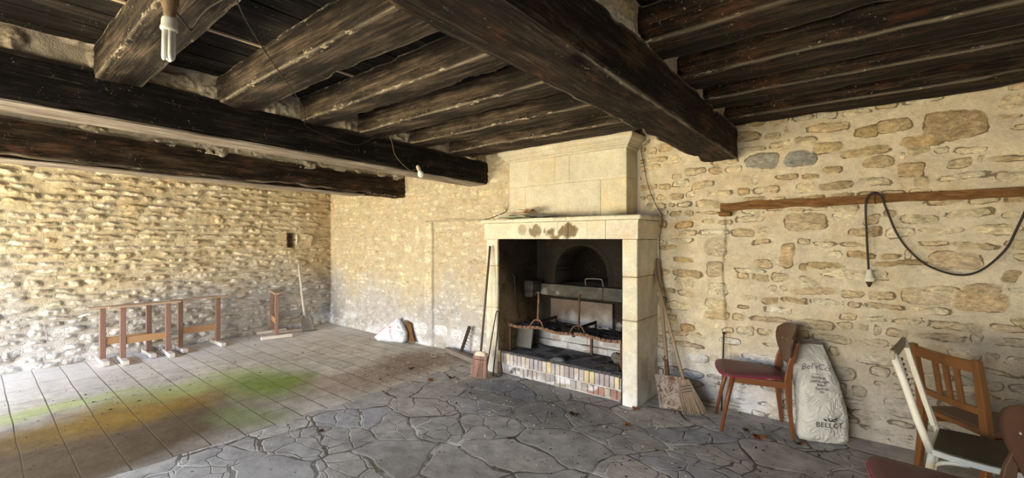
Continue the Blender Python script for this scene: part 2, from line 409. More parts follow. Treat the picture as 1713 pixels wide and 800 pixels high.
# ------------------------------------------------------------ floor
def floor_material():
    t = NT('stone_floor', .8, .3); o = t.map()
    nz = t.node('ShaderNodeTexNoise'); t.l.new(o, nz.inputs['Vector']); nz.inputs['Scale'].default_value = 2.3; nz.inputs['Detail'].default_value = 3
    dv = t.node('ShaderNodeVectorMath', operation='MULTIPLY_ADD'); t.l.new(nz.outputs['Color'], dv.inputs[0]); dv.inputs[1].default_value = (.24, .24, 0); t.l.new(o, dv.inputs[2])
    mp = t.map((1.0, 1.35, 0), dv.outputs[0], (0, 0, .5))
    ve = t.node('ShaderNodeTexVoronoi', feature='DISTANCE_TO_EDGE', voronoi_dimensions='2D'); vc = t.node('ShaderNodeTexVoronoi', feature='F1', voronoi_dimensions='2D')
    for v in (ve, vc): t.l.new(mp, v.inputs['Vector']); v.inputs['Scale'].default_value = 2.0
    e = ve.outputs['Distance']
    v2 = t.node('ShaderNodeTexVoronoi', feature='DISTANCE_TO_EDGE', voronoi_dimensions='2D'); t.l.new(mp, v2.inputs['Vector']); v2.inputs['Scale'].default_value = 4.6
    v3 = t.node('ShaderNodeTexVoronoi', feature='F1', voronoi_dimensions='2D'); t.l.new(mp, v3.inputs['Vector']); v3.inputs['Scale'].default_value = 4.6
    msk = t.math('GREATER_THAN', t.sep(vc.outputs['Color'])[1], .30)
    e = t.math('MINIMUM', e, t.math('ADD', v2.outputs['Distance'], t.math('MULTIPLY', t.math('SUBTRACT', 1.0, msk), 2.0)))
    wv = t.mr(t.noise(o, 3.5, 3), .38, .65, .003, .030)
    jt = t.math('LESS_THAN', e, wv)
    edge = t.math('MULTIPLY', t.mr(t.math('SUBTRACT', e, wv), 0, .03), .45)
    cell = t.sep(vc.outputs['Color'])
    f = t.noise(o, 7, 8, .65); ff = t.noise(o, 60, 5, .7)
    base = t.ramp(cell[0], [(0, (.44, .42, .385)), (.35, (.37, .36, .345)), (.6, (.48, .455, .41)), (.8, (.38, .39, .42)), (1, (.54, .50, .44))])
    base = t.mix(1.0, base, t.ramp(f, [(.3, .62), (.7, 1.28)]), 'MULTIPLY')
    joint = t.mix(t.mr(t.noise(o, 2.1, 4, .6), .47, .53), (.15, .125, .105), (.70, .68, .64))
    # a darker hairline where stone and mortar part
    hair = t.math('LESS_THAN', t.math('ABSOLUTE', t.math('SUBTRACT', e, wv)), t.mr(t.noise(o, 4.5, 3), .40, .58, 0, .009))
    crazy = t.mix(jt, base, joint); crazy = t.mix(t.math('MULTIPLY', hair, .8), crazy, (.05, .042, .035))
    # rectangular flags, rows along x
    dv2 = t.node('ShaderNodeVectorMath', operation='MULTIPLY_ADD'); t.l.new(nz.outputs['Color'], dv2.inputs[0]); dv2.inputs[1].default_value = (.014, .014, 0); t.l.new(o, dv2.inputs[2])
    br = t.node('ShaderNodeTexBrick'); t.l.new(dv2.outputs[0], br.inputs['Vector']); br.offset = .41
    br.inputs['Scale'].default_value = 1; br.inputs['Brick Width'].default_value = .50; br.inputs['Row Height'].default_value = .222
    br.inputs['Mortar Size'].default_value = .005; br.inputs['Mortar Smooth'].default_value = .3
    br.inputs['Color1'].default_value = (.60, .56, .49, 1); br.inputs['Color2'].default_value = (.48, .45, .40, 1); br.inputs['Mortar'].default_value = (.12, .10, .08, 1)
    flags = t.mix(1.0, br.outputs['Color'], t.ramp(f, [(.3, .70), (.7, 1.25)]), 'MULTIPLY')
    xyz = t.sep(o)
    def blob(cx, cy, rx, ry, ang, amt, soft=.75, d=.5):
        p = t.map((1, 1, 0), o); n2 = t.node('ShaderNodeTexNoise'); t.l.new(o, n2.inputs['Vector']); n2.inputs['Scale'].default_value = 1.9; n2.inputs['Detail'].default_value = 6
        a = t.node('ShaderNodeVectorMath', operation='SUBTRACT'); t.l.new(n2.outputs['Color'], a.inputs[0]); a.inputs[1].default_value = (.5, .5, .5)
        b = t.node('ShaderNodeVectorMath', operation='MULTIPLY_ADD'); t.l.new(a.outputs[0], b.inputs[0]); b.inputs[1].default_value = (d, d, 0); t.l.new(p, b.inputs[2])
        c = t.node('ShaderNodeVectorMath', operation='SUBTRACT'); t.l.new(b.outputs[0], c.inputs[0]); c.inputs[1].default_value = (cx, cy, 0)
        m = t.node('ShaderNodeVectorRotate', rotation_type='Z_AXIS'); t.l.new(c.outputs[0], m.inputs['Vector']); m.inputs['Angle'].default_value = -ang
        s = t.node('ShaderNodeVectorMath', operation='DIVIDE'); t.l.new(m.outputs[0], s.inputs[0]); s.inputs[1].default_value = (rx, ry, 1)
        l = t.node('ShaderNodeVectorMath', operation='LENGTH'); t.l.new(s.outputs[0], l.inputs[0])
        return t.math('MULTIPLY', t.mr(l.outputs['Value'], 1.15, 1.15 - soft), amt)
    # paler towards left wall; green, ochre and brown patches, reddish dirt near fireplace
    pale_foot = t.math('MULTIPLY', t.mr(t.math('ADD', xyz[0], t.math('MULTIPLY', t.noise(o, 1.6, 5), 1.4)), -5.1, -6.3), .75)
    flags = t.mix(pale_foot, flags, (.86, .84, .83))
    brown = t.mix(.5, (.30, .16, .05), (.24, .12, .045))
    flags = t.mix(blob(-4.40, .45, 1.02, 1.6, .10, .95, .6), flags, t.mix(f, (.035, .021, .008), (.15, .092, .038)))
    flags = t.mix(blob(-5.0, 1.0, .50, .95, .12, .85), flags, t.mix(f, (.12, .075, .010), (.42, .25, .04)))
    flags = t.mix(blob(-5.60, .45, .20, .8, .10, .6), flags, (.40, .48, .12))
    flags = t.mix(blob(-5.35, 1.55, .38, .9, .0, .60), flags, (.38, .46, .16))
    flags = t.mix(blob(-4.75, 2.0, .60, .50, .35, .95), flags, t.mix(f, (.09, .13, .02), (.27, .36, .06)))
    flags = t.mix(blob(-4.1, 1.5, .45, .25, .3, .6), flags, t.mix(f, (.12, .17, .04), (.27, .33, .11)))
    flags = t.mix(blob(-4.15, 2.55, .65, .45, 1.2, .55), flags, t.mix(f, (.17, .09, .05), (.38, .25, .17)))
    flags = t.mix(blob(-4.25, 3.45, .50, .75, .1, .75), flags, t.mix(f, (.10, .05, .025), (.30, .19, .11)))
    flags = t.mix(t.math('MULTIPLY', t.mr(br.outputs['Fac'], .3, .9), .6), flags, (.09, .07, .05))
    bx = t.math('ADD', xyz[0], t.math('MULTIPLY', t.noise(o, 5, 3), .16))
    side = t.math('LESS_THAN', bx, -3.62)
    crazy = t.mix(blob(-3.0, 1.0, .9, .35, .9, .35), crazy, (.46, .44, .42))
    crazy = t.mix(blob(-2.0, 1.9, .9, .4, .35, .40), crazy, (.17, .135, .085))
    crazy = t.mix(blob(-2.3, 3.3, 1.3, .45, -.02, .45), crazy, (.12, .115, .12))
    crazy = t.mix(blob(.4, 3.2, .9, .8, 0, .5), crazy, (.12, .09, .06))
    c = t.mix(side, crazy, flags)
    dirt = t.math('MULTIPLY', t.mr(ff, .60, .68), t.mr(t.noise(o, 2.7, 4), .48, .62))
    c = t.mix(t.math('MULTIPLY', dirt, .6), c, (.06, .045, .03))
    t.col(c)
    he = t.math('MULTIPLY', t.math('SUBTRACT', 1.0, side), t.math('ADD', edge, t.math('MULTIPLY', jt, .3)))
    hf = t.math('MULTIPLY', side, t.math('SUBTRACT', 1.0, br.outputs['Fac']))
    t.bump(t.math('ADD', t.math('ADD', he, hf), t.math('ADD', t.math('MULTIPLY', f, .8), t.math('MULTIPLY', ff, .15))), .55, .012)
    return t.m

def floor_mesh():
    x = np.arange(-7.7, 3.9, .04); y = np.arange(-3.0, 4.9, .04)
    X, Y = np.meshgrid(x, y)
    Z = -.006 * fbm(X * 2.2, Y * 2.2, 5) - .004
    P = np.stack([X, Y, Z], -1)
    tag(grid_mesh('floor', P, floor_material(), {}), kind='structure')
floor_mesh()

# ------------------------------------------------------------ walls
OCH = [(.66, .53, .32), (.60, .46, .26), (.74, .62, .40), (.80, .70, .48), (.78, .67, .45), (.64, .50, .31), (.72, .61, .40), (.57, .44, .26), (.82, .74, .54), (.70, .58, .36)]
CREAM = [(.80, .70, .50), (.76, .66, .46), (.72, .60, .40), (.83, .75, .57), (.68, .56, .38), (.78, .69, .52)]

def greyed(uu, vv, h, col, sd, seed, top=.85, amt=.55, lime=.35, limeh=.45):  # greyer and cooler towards the floor, with patchy pale lime lowest
    n = fbm(uu * 1.3, vv * 1.3, seed, 4)
    k = sst(top + .35, top - .45, vv + (n - .5) * .9) * amt
    g = col.mean(-1, keepdims=True) * np.array([1.0, 1.0, 1.03])
    col = col * (1 - k[..., None]) + g * k[..., None]
    n2 = fbm(uu * 5, vv * 6, seed + 3, 4)
    l = sst(limeh, 0.0, vv + (n2 - .5) * .5) * sst(.42, .6, fbm(uu * 3, vv * 3, seed + 9)) * lime
    return col * (1 - l[..., None]) + np.array([.82, .84, .90]) * l[..., None]

# far wall, right of the fireplace: wide pale pointing, flat ochre stones; u from x=-1.72
def px(u0, z0, w_, h_, c=None, rel=.8, a=0.0): return (u0 + 1.72, z0, w_ / 2, h_ / 2, c, rel, a)
GREY = (.42, .40, .33); BR = (.52, .38, .20)
EX = [px(-.655, 2.185, .24, .125, GREY, .9), px(-.385, 2.175, .22, .125, (.36, .35, .30), .9), px(-.35, 1.66, .28, .15, (.60, .48, .30)),
      px(-1.30, 1.655, .15, .06, (.72, .50, .24)), px(-1.02, 1.44, .17, .155, (.68, .58, .40), .9), px(-1.03, 1.25, .14, .13, (.64, .54, .36)),
      px(-1.0, 1.07, .16, .10, (.78, .69, .48)), px(-1.02, .93, .19, .13, (.76, .66, .42)), px(-.47, 1.38, .10, .20, (.66, .50, .28), .9),
      px(-.22, 1.31, .22, .055, (.56, .43, .22)), px(-.05, 1.255, .42, .075, (.80, .70, .48), .9), px(.22, 1.345, .30, .04, BR),
      px(.50, 2.30, .32, .20, (.50, .38, .22), 1), px(.10, 2.09, .17, .10, (.56, .44, .26)), px(-.17, 2.06, .13, .07, (.60, .46, .26)),
      px(.03, 2.33, .16, .085, (.56, .42, .22)), px(.19, 2.345, .18, .10, (.60, .47, .26)), px(.34, 2.21, .20, .08, (.60, .44, .22)),
      px(.02, 2.18, .28, .06, (.58, .46, .25)), px(-.20, 2.24, .18, .08, (.60, .47, .26)), px(.28, 2.02, .16, .11, (.60, .47, .28)),
      px(-.75, 1.24, .24, .05, (.82, .74, .52)), px(-.33, 1.17, .15, .08, (.74, .64, .44)), px(-1.30, 1.32, .18, .05, (.60, .45, .22)),
      px(-1.44, 1.44, .16, .05, (.56, .42, .22)), px(-1.30, 1.12, .16, .09, (.76, .66, .44)), px(-1.36, .88, .24, .08, (.78, .68, .44)),
      px(-1.26, .68, .14, .07, (.58, .38, .20)), px(-.98, 1.80 + .13, .22, .05, (.74, .62, .4)), px(-.62, 1.93, .20, .06, (.74, .62, .42)),
      px(-.55, .93, .20, .05, (.84, .78, .62)), px(-.9, .62, .18, .06, (.84, .80, .70)), px(-.65, .50, .3, .07, (.84, .80, .72)), px(-1.18, .42, .2, .08, (.80, .78, .72)),
      px(.62, 1.10, .26, .14, (.66, .50, .28)), px(.38, 1.12, .30, .14, (.72, .60, .40)), px(.50, 1.37, .26, .12, (.66, .53, .34)), px(.10, .62, .26, .06, (.78, .72, .60)),
      px(.25, .30, .22, .14, (.50, .46, .42)), px(-.12, .48, .2, .12, (.54, .48, .40))]
def post_r(uu, vv, h, col, sd):
    x = uu - 1.72
    # masonry seam where an old wide opening was filled in, below the timber lintel
    sx = -.945 + .012 * np.sin(vv * 9) + .01 * (fbm(vv * 9, uu * 0 + 3, 3) - .5)
    m = np.exp(-((x - sx) / .007) ** 2) * (vv < 1.76) * (vv > .45) * sst(.35, .5, fbm(uu * 0 + 2, vv * 7, 8))
    h = h - .012 * m
    h = h - .012 * sst(0, .02, x - sx) * (vv < 1.76)
    col = col * (1 - .5 * m[..., None])
    col = greyed(uu, vv, h, col, sd, 71, .62, .75, .75, .55)
    # shade behind the stacked chairs painted in, over weathered grey stone
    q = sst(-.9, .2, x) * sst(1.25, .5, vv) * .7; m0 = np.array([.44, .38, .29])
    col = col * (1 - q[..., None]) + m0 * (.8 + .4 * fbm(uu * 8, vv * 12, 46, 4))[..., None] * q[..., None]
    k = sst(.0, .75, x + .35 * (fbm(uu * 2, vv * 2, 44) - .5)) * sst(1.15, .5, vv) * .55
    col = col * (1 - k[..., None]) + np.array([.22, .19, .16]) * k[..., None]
    s = sst(.16, .02, x + 1.62) * sst(.9, 1.3, vv) * sst(.4, .7, fbm(uu * 9, vv * 9, 12)) * .6   # soot by the mantel
    s = s * (np.abs(vv - 1.78) < .14)
    return h, col * (1 - s[..., None]), sd
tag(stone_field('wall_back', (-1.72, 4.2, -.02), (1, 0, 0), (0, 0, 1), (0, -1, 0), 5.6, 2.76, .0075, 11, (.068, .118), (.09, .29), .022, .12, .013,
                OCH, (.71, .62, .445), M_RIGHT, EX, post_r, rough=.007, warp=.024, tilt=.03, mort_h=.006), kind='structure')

# far wall, left of the fireplace: softer, half plastered over; a blocked doorway beside the fireplace
MX0 = -7.46
def pm(x, z, w_, h_, c=None, rel=.8): return (x - MX0, z, w_ / 2, h_ / 2, c, rel, 0)
EXM = [pm(-4.76, 1.62, .12, .22, (.84, .75, .54), 1.2), pm(-4.77, 1.32, .13, .34, (.80, .71, .50), 1.2), pm(-4.76, .84, .17, .54, (.84, .70, .46), 1.6),
       pm(-4.76, .44, .13, .22, (.72, .66, .52), .6), pm(-4.25, 1.775, 1.15, .035, (.50, .44, .33), 1.5), pm(-4.93, .24, .30, .16, (.84, .86, .88), .9),
       pm(-4.53, .26, .26, .15, (.86, .88, .90), .9), pm(-4.22, .24, .22, .14, (.86, .88, .90), .9), pm(-3.92, .20, .26, .16, (.80, .84, .88), .9),
       pm(-5.22, 1.38, .2, .14, (.80, .72, .52)), pm(-5.55, 1.55, .18, .10, (.84, .78, .56)), pm(-5.0, 1.6, .1, .26, (.80, .74, .54)), pm(-5.03, 1.83, .09, .12, (.80, .74, .54))]
def post_m(uu, vv, h, col, sd):
    x = uu + MX0
    a = sst(.012, .0, np.abs(x + 4.672)) * (vv < 1.76) * (vv > .25)
    inf = (x > -4.672) & (vv < 1.755)
    h = h - .03 * sst(0, .012, x + 4.672) * (vv < 1.755)
    h = h - .012 * np.exp(-((x + 3.80) / .006) ** 2) * (vv > 1.8)
    col = col * (1 - .35 * a[..., None])
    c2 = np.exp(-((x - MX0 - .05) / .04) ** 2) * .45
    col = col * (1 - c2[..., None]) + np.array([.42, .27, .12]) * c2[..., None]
    return h, greyed(uu, vv, h, col, sd, 91, .75, .85, .8, .42), sd
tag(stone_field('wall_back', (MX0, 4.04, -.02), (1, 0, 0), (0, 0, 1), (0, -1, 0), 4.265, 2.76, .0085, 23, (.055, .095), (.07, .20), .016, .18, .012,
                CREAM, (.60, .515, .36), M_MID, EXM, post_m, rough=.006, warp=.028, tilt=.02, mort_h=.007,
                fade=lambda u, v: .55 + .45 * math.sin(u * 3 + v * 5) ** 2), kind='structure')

# left wall: close-laid rough stones standing well out of the mortar, a small square niche beside a dressed block
YL0 = -2.9
def pl(y, z, w_, h_, c=None, rel=.8): return (y - YL0, z, w_ / 2, h_ / 2, c, rel, 0)
EXL = [pl(3.585, 1.50, .25, .245, (.66, .55, .37), .5), pl(3.445, 1.50, .03, .26, (.80, .72, .54), .9), pl(3.28, 1.31, .25, .09, (.80, .70, .46))]
def post_l(uu, vv, h, col, sd):
    y = uu + YL0
    m = sst(.008, -.004, np.abs(y - 3.362) - .066) * sst(.008, -.004, np.abs(vv - 1.50) - .118)
    h = h * (1 - m) - .24 * m
    col = col * (1 - .35 * m[..., None])  # niche darkened too: shade painted into the recess
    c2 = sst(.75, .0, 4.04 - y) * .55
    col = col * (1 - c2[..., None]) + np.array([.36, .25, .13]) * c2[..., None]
    col = greyed(uu, vv, h, col, sd, 37, .95, .8, .55, .5)
    return h, col, sd
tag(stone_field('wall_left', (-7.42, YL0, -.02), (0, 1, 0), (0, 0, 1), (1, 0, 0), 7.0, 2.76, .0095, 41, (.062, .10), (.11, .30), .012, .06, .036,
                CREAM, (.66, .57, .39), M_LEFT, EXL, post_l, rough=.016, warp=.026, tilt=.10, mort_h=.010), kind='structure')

M_PLAST = plain('rough_plaster', (.62, .55, .43), .95, .1, .15, 8)
def holed_wall(name, fixed, x0, x1, ztop, doors, axis='y'):
    bm = bmesh.new(); cur = x0
    def bx(a, b, z0, z1):
        if b - a < .01: return
        if axis == 'y': box(bm, a, b, fixed, fixed - .35, z0, z1)
        else: box(bm, fixed, fixed + .35, a, b, z0, z1)
    for a, b, z0, z1 in doors:
        bx(cur, a, 0, ztop)
        if z0 > 0: bx(a, b, 0, z0)
        bx(a, b, z1, ztop); cur = b
    bx(cur, x1, 0, ztop)
    tag(fin(name, bm, M_PLAST), kind='structure')
holed_wall('wall_front', -2.9, -7.8, 3.85, 2.76, [(-6.9, -4.2, 0, 2.25), (-3.1, -.2, 0, 2.30)])  # unseen openings; the middle one is sized for the light it lets in
holed_wall('wall_right', 3.8, -2.9, 4.2, 2.76, [(.4, 2.0, 1.0, 2.1)], 'x')  # added unseen opening for the east fill lamp

# ------------------------------------------------------------ ceiling boards and beams
def ceiling():
    bm = bmesh.new(); rng = random.Random(4); x = -7.7
    while x < 3.9:
        wd = rng.uniform(.19, .30); z = 2.685 + rng.uniform(-.004, .006)
        box(bm, x + .004, x + wd - .004, -3.2, 4.5, z, z + .03, 0)
        if rng.random() < .22 and x < -1.2: box(bm, x + wd - .012, x + wd + .010, -3.2 + rng.uniform(0, 2.5), 4.5 - rng.uniform(0, 2.2), 2.674, 2.684, 1)
        x += wd
    box(bm, -7.8, 3.9, -3.3, 4.6, 2.725, 2.78, 0)
    o = fin('ceiling', bm, [M_PLANK, M_PALEWOOD]); tag(o, kind='structure')
ceiling()

def beam_y(name, xc, y0, y1, z0, z1, wd, ht, seed, mat, label, **k):
    """a timber running along y"""
    L = math.hypot(y1 - y0, z1 - z0); o = hewn(name, L, wd, ht, seed, mat, **k)
    o.location = (xc, y0, z0); o.rotation_euler = (0, -math.atan2(z1 - z0, y1 - y0), R(90))
    o.rotation_mode = 'XYZ'
    return tag(o, label, 'beam')
def endbow(L, a=.25, d=.10): return lambda x: d * max(0, (x - (L - a)) / a) ** 2.2
mainL = 7.2
o = beam_y('ceiling_beam', -.985, -3.0, 4.19, 2.225, 2.20, .30, .27, 3, M_BEAM, 'thick dark oak main beam crossing overhead to the wall right of the chimney hood', amp=.016, seg=.022)
beamU = beam_y('ceiling_beam', -3.78, -3.0, 4.05, 2.33, 2.185, .31, .27, 8, M_BEAMU, 'soot-black oak beam with a lit underside, ending left of the chimney hood', amp=.012, seg=.025)
s = hewn('lit_underside_strip', 7.0, .285, .018, 5, M_UNDERLIT, beamU, amp=.004, seg=.03, r=.004); s.location = (0, 0, -.016); s['label'] = 'added pale strip under the beam, floor light put into its colour'
beamL = beam_y('ceiling_beam', -5.45, -3.0, 4.05, 2.19, 2.115, .34, .30, 14, M_BEAM, 'brown oak beam nearest the left stone wall, patched with grey plaster along its top', amp=.018, seg=.025)
s = hewn('lit_underside_strip', 6.2, .30, .018, 6, M_UNDERLIT, beamL, amp=.005, seg=.03, r=.004); s.location = (0.2, 0.03, -.02); s['label'] = 'added pale strip under the beam, its lit underside put into the colour'

M_SIDE = None
JL = [(.475, .70, 'grey oak joist over the compact fluorescent bulb, nearest the camera'),
      (1.12, 1.38, 'wide grey-brown oak joist with a split lower corner, second in the left bay'),
      (1.72, 1.93, 'dark oak joist with flaking white edge, third in the left bay from the camera'),
      (2.26, 2.50, 'dark oak joist with tan streaked face, fourth in the left bay from the camera'),
      (2.84, 3.08, 'oak joist with pale stains on its face, fifth in the left bay'),
      (3.42, 3.80, 'soot-stained oak joist resting above the cornice of the chimney hood')]
JR = [(2.10, 2.38, 'brown oak joist with an orange streak, right of the main beam, nearest the camera'),
      (2.70, 2.98, 'dark oak joist second from the camera in the right bay'),
      (3.24, 3.50, 'dark oak joist third from the camera in the right bay, chipped white at its end'),
      (3.84, 4.14, 'black oak joist resting along the top of the right-hand stone wall')]
JN = []
def joist(x0, x1, ya, yb, seed, mat, label, grp=None, z=2.48, ht=.205):
    o = hewn('ceiling_joist', x1 - x0, yb - ya, ht, seed, mat, amp=.009, seg=.024)
    o.location = (x0, (ya + yb) / 2, z); tag(o, label, 'joist', grp)
for i, (a, b, l) in enumerate(JL): joist(-3.72, -1.02, a, b, 20 + i * 3, M_JOIST, l, 'joists of the left bay')
for i, (a, b, l) in enumerate(JR): joist(-.93, 3.8, a, b, 60 + i * 3, M_JOISTR, l, 'joists of the right bay', 2.47, .215)

PLP = [(.62, .55, .42), (.56, .48, .36), (.68, .60, .46), (.50, .42, .30)]
bm = bmesh.new(); box(bm, -3.3, -1.6, 4.215, 4.5, 2.40, 2.76); box(bm, -1.90, -1.6, 4.215, 4.5, 1.70, 2.40); tag(fin('trim_4', bm, M_PLAST), kind='structure')
# plastered rubble packed between the joist ends on top of the beams
def infill(name, O, N, Lh, seed, mort, pal, x_axis=(0, 1, 0), zt=.235, **k):
    tag(stone_field(name, O, x_axis, (0, 0, 1), N, Lh, zt, .009, seed, (.09, .22), (.15, .45), .008, .25, .018, pal, mort, M_MID, rough=.02, warp=.03, tilt=.10, mort_h=.014, **k), kind='structure')
infill('trim_1', (-3.655, -2.9, 2.46), (1, 0, 0), 6.9, 5, (.50, .43, .33), PLP)
infill('trim_2', (-.875, -2.9, 2.43), (1, 0, 0), 7.1, 6, (.60, .50, .34), [(.74, .66, .50), (.66, .54, .34), (.70, .64, .54), (.58, .44, .25)], zt=.27)
infill('trim_3', (-5.30, -2.9, 2.36), (1, 0, 0), 6.9, 7, (.46, .42, .34), [(.48, .43, .34), (.42, .37, .28), (.55, .50, .42)], zt=.33)

# ------------------------------------------------------------ fireplace
def gblock(name, blocks, colfn, mat, parent=None, res=.025, amp=.0015, inset=.003, seed=1):
    """dressed blocks with worn arrises joined as one mesh; colfn(P) gives the stone's own colour"""
    rng = np.random.default_rng(seed); co = []; fa = []; base = 0
    for b in blocks:
        lo = np.array([b[0], b[2], b[4]], float); hi = np.array([b[1], b[3], b[5]], float)
        for ax in range(3):
            i, j = [(1, 2), (0, 2), (0, 1)][ax]
            ni = max(3, int((hi[i] - lo[i]) / res) + 2); nj = max(3, int((hi[j] - lo[j]) / res) + 2)
            ti = np.linspace(lo[i], hi[i], ni); tj = np.linspace(lo[j], hi[j], nj)
            ti = np.concatenate([[lo[i]], [lo[i] + inset], ti[1:-1], [hi[i] - inset], [hi[i]]]); tj = np.concatenate([[lo[j]], [lo[j] + inset], tj[1:-1], [hi[j] - inset], [hi[j]]])
            I, J = np.meshgrid(ti, tj); m, n = I.shape
            edge = np.zeros(I.shape, bool); edge[0] = edge[-1] = True; edge[:, 0] = edge[:, -1] = True
            for sgn, val in ((-1, lo[ax]), (1, hi[ax])):
                P = np.zeros((m, n, 3)); P[..., i] = I; P[..., j] = J
                d = amp * 2 * (fbm(I * 9 + seed, J * 9 + ax * 7, seed + ax, 4) - .5)
                P[..., ax] = val - sgn * (np.where(edge, inset, 0)) + sgn * np.where(edge, 0, d)
                co.append(P.reshape(-1, 3))
                k = np.arange((m - 1) * (n - 1)); r = k // (n - 1); c = k % (n - 1); a = r * n + c + base
                q = np.stack([a, a + 1, a + n + 1, a + n], 1)
                flip = (sgn > 0) != (ax == 1)
                if not flip: q = q[:, ::-1]
                fa.append(q); base += m * n
    co = np.concatenate(co); fa = np.concatenate(fa)
    me = bpy.data.meshes.new(name)
    me.vertices.add(len(co)); me.vertices.foreach_set('co', co.reshape(-1).astype(np.float32))
    me.loops.add(fa.size); me.loops.foreach_set('vertex_index', fa.reshape(-1).astype(np.int32))
    me.polygons.add(len(fa)); me.polygons.foreach_set('loop_start', (np.arange(len(fa)) * 4).astype(np.int32))
    col = np.ones((len(co), 4), np.float32); col[:, :3] = np.clip(colfn(co[:, 0], co[:, 1], co[:, 2]), 0, 1)
    at = me.attributes.new('Col', 'FLOAT_COLOR', 'POINT'); at.data.foreach_set('color', col.reshape(-1))
    me.update(calc_edges=True)
    o = link_mesh(name, me, mat, None)
    if parent is not None: o.parent = parent; o.location = -parent.location
    return o
def mixc(c, k, d):
    return c * (1 - k[..., None]) + np.array(d) * k[..., None]
def reparent(o, root):
    o.parent = root; o.location = Vector(o.location) - root.location; return o

FP = empty('fireplace', (-2.45, 3.95, 0), label='tall pale dressed-limestone fireplace with a moulded hood and soot-black hearth', cat='fireplace')
LIME = (.76, .71, .55)
def lime(x, y, z, base=LIME, seed=3):
    n = fbm((x + y) * 4, z * 4, seed, 4); c = np.array(base) * (.90 + .2 * n)[..., None]
    return c
def jambc(x, y, z):
    c = lime(x, y, z)
    c = mixc(c, sst(.08, 0, np.abs(z - 1.16)) * .25, (.66, .45, .20))
    c = mixc(c, sst(.05, 0, np.abs(z - .77)) * .25, (.66, .48, .25))
    for zz in (.765, 1.158): c = mixc(c, sst(.005, .002, np.abs(z - zz)) * .6, (.30, .22, .12))
    side = ((x > -1.552) & (y > 3.71)).astype(float)  # right side face greyed: its shade is put into the colour
    c = mixc(c, side * .45 * sst(.2, .7, fbm(y * 6, z * 4, 8, 4)), (.45, .40, .34))
    k = sst(.75, .25, z + .3 * (fbm((x + y) * 5, z * 5, 21) - .5))
    c = mixc(c, k * .35, (.68, .68, .70)); c = mixc(c, k * sst(.52, .66, fbm((x + y) * 11, z * 9, 17)) * .5, (.40, .33, .24))
    return mixc(c, sst(.18, .02, z) * sst(.4, .6, fbm((x + y) * 12, z * 12, 27)) * .6, (.88, .90, .94))
gblock('jamb', [(-1.687, -1.547, 3.70, 4.21, -.01, .762), (-1.687, -1.547, 3.702, 4.21, .766, 1.156), (-1.687, -1.547, 3.70, 4.21, 1.160, 1.497)], jambc, M_DRESSED, FP, seed=2)
gblock('jamb', [(-3.345, -3.18, 3.70, 4.06, -.01, .725), (-3.345, -3.18, 3.702, 4.06, .729, 1.196), (-3.345, -3.18, 3.70, 4.06, 1.20, 1.497)], jambc, M_DRESSED, FP, seed=5)
def lintc(x, y, z):
    c = lime(x, y, z, seed=9)
    c = mixc(c, (np.abs(x + 1.66) < .17) * .3, (.68, .60, .50))
    n = fbm(x * 16, z * 14, 31, 4)
    for x0, x1, z0, z1, a in ((-2.50, -2.10, 1.50, 1.66, .9), (-2.74, -2.58, 1.52, 1.65, .8), (-2.88, -2.74, 1.55, 1.65, .5)):
        k = np.clip(1 - ((x - (x0 + x1) / 2) / ((x1 - x0) * .62)) ** 2 - ((z - (z0 + z1) / 2) / ((z1 - z0) * .62)) ** 2, 0, 1)
        c = mixc(c, sst(.46, .62, n * .75 + k * .32) * (k > 0) * sst(0, .15, k) * a, (.17, .115, .05))
    for xx in (-2.585, -2.30, -2.33 + .3, -2.37): c = mixc(c, sst(.006, .002, np.abs(x - xx)) * .5 * (y < 3.72), (.40, .30, .18))
    return c
gblock('lintel', [(-3.36, -2.249, 3.68, 4.06, 1.50, 1.674), (-2.245, -1.846, 3.68, 4.2, 1.50, 1.674), (-1.842, -1.53, 3.68, 4.21, 1.50, 1.674)], lintc, M_DRESSED, FP, res=.012, seed=7)
gblock('mantel_shelf', [(-3.40, -2.92, 3.655, 4.06, 1.677, 1.716), (-2.916, -2.26, 3.655, 4.2, 1.677, 1.716), (-2.256, -1.50, 3.655, 4.21, 1.677, 1.716)],
       lambda x, y, z: mixc(lime(x, y, z, seed=12), sst(.45, .62, fbm(x * 9, y * 9, 41)) * .35 * (z > 1.70) + (y > 3.9) * .3, (.20, .16, .10)), M_DRESSED, FP, seed=8)
def hoodc(x, y, z):
    c = lime(x, y, z, (.71, .665, .51), 14)
    c = mixc(c, ((x > -2.036) & (z < 2.1)).astype(float) * .45, (.80, .68, .40))
    c = mixc(c, sst(.13, .0, z - 1.72) * sst(.30, .58, fbm(x * 5, z * 2, 51)) * .85, (.22, .15, .07))
    c = mixc(c, sst(.5, .7, fbm(x * 2.5, z * 3, 53)) * .25, (.62, .55, .42))
    return mixc(c, ((x > -1.77) & (y > 3.97)) * .35, (.52, .47, .36))  # right side face darkened: its shade painted into the stone
gblock('hood', [(-3.215, -2.582, 3.956, 4.25, 2.102, 2.41), (-2.578, -2.40, 3.957, 4.25, 2.102, 2.41), (-2.396, -1.761, 3.956, 4.25, 2.102, 2.41),
                (-3.215, -2.98, 3.957, 4.25, 1.716, 2.098), (-2.976, -2.038, 3.956, 4.25, 1.716, 2.098), (-2.034, -1.761, 3.957, 4.25, 1.716, 2.098),
                (-3.21, -1.766, 3.961, 4.25, 1.717, 2.405)], hoodc, M_DRESSED, FP, res=.02, seed=9)
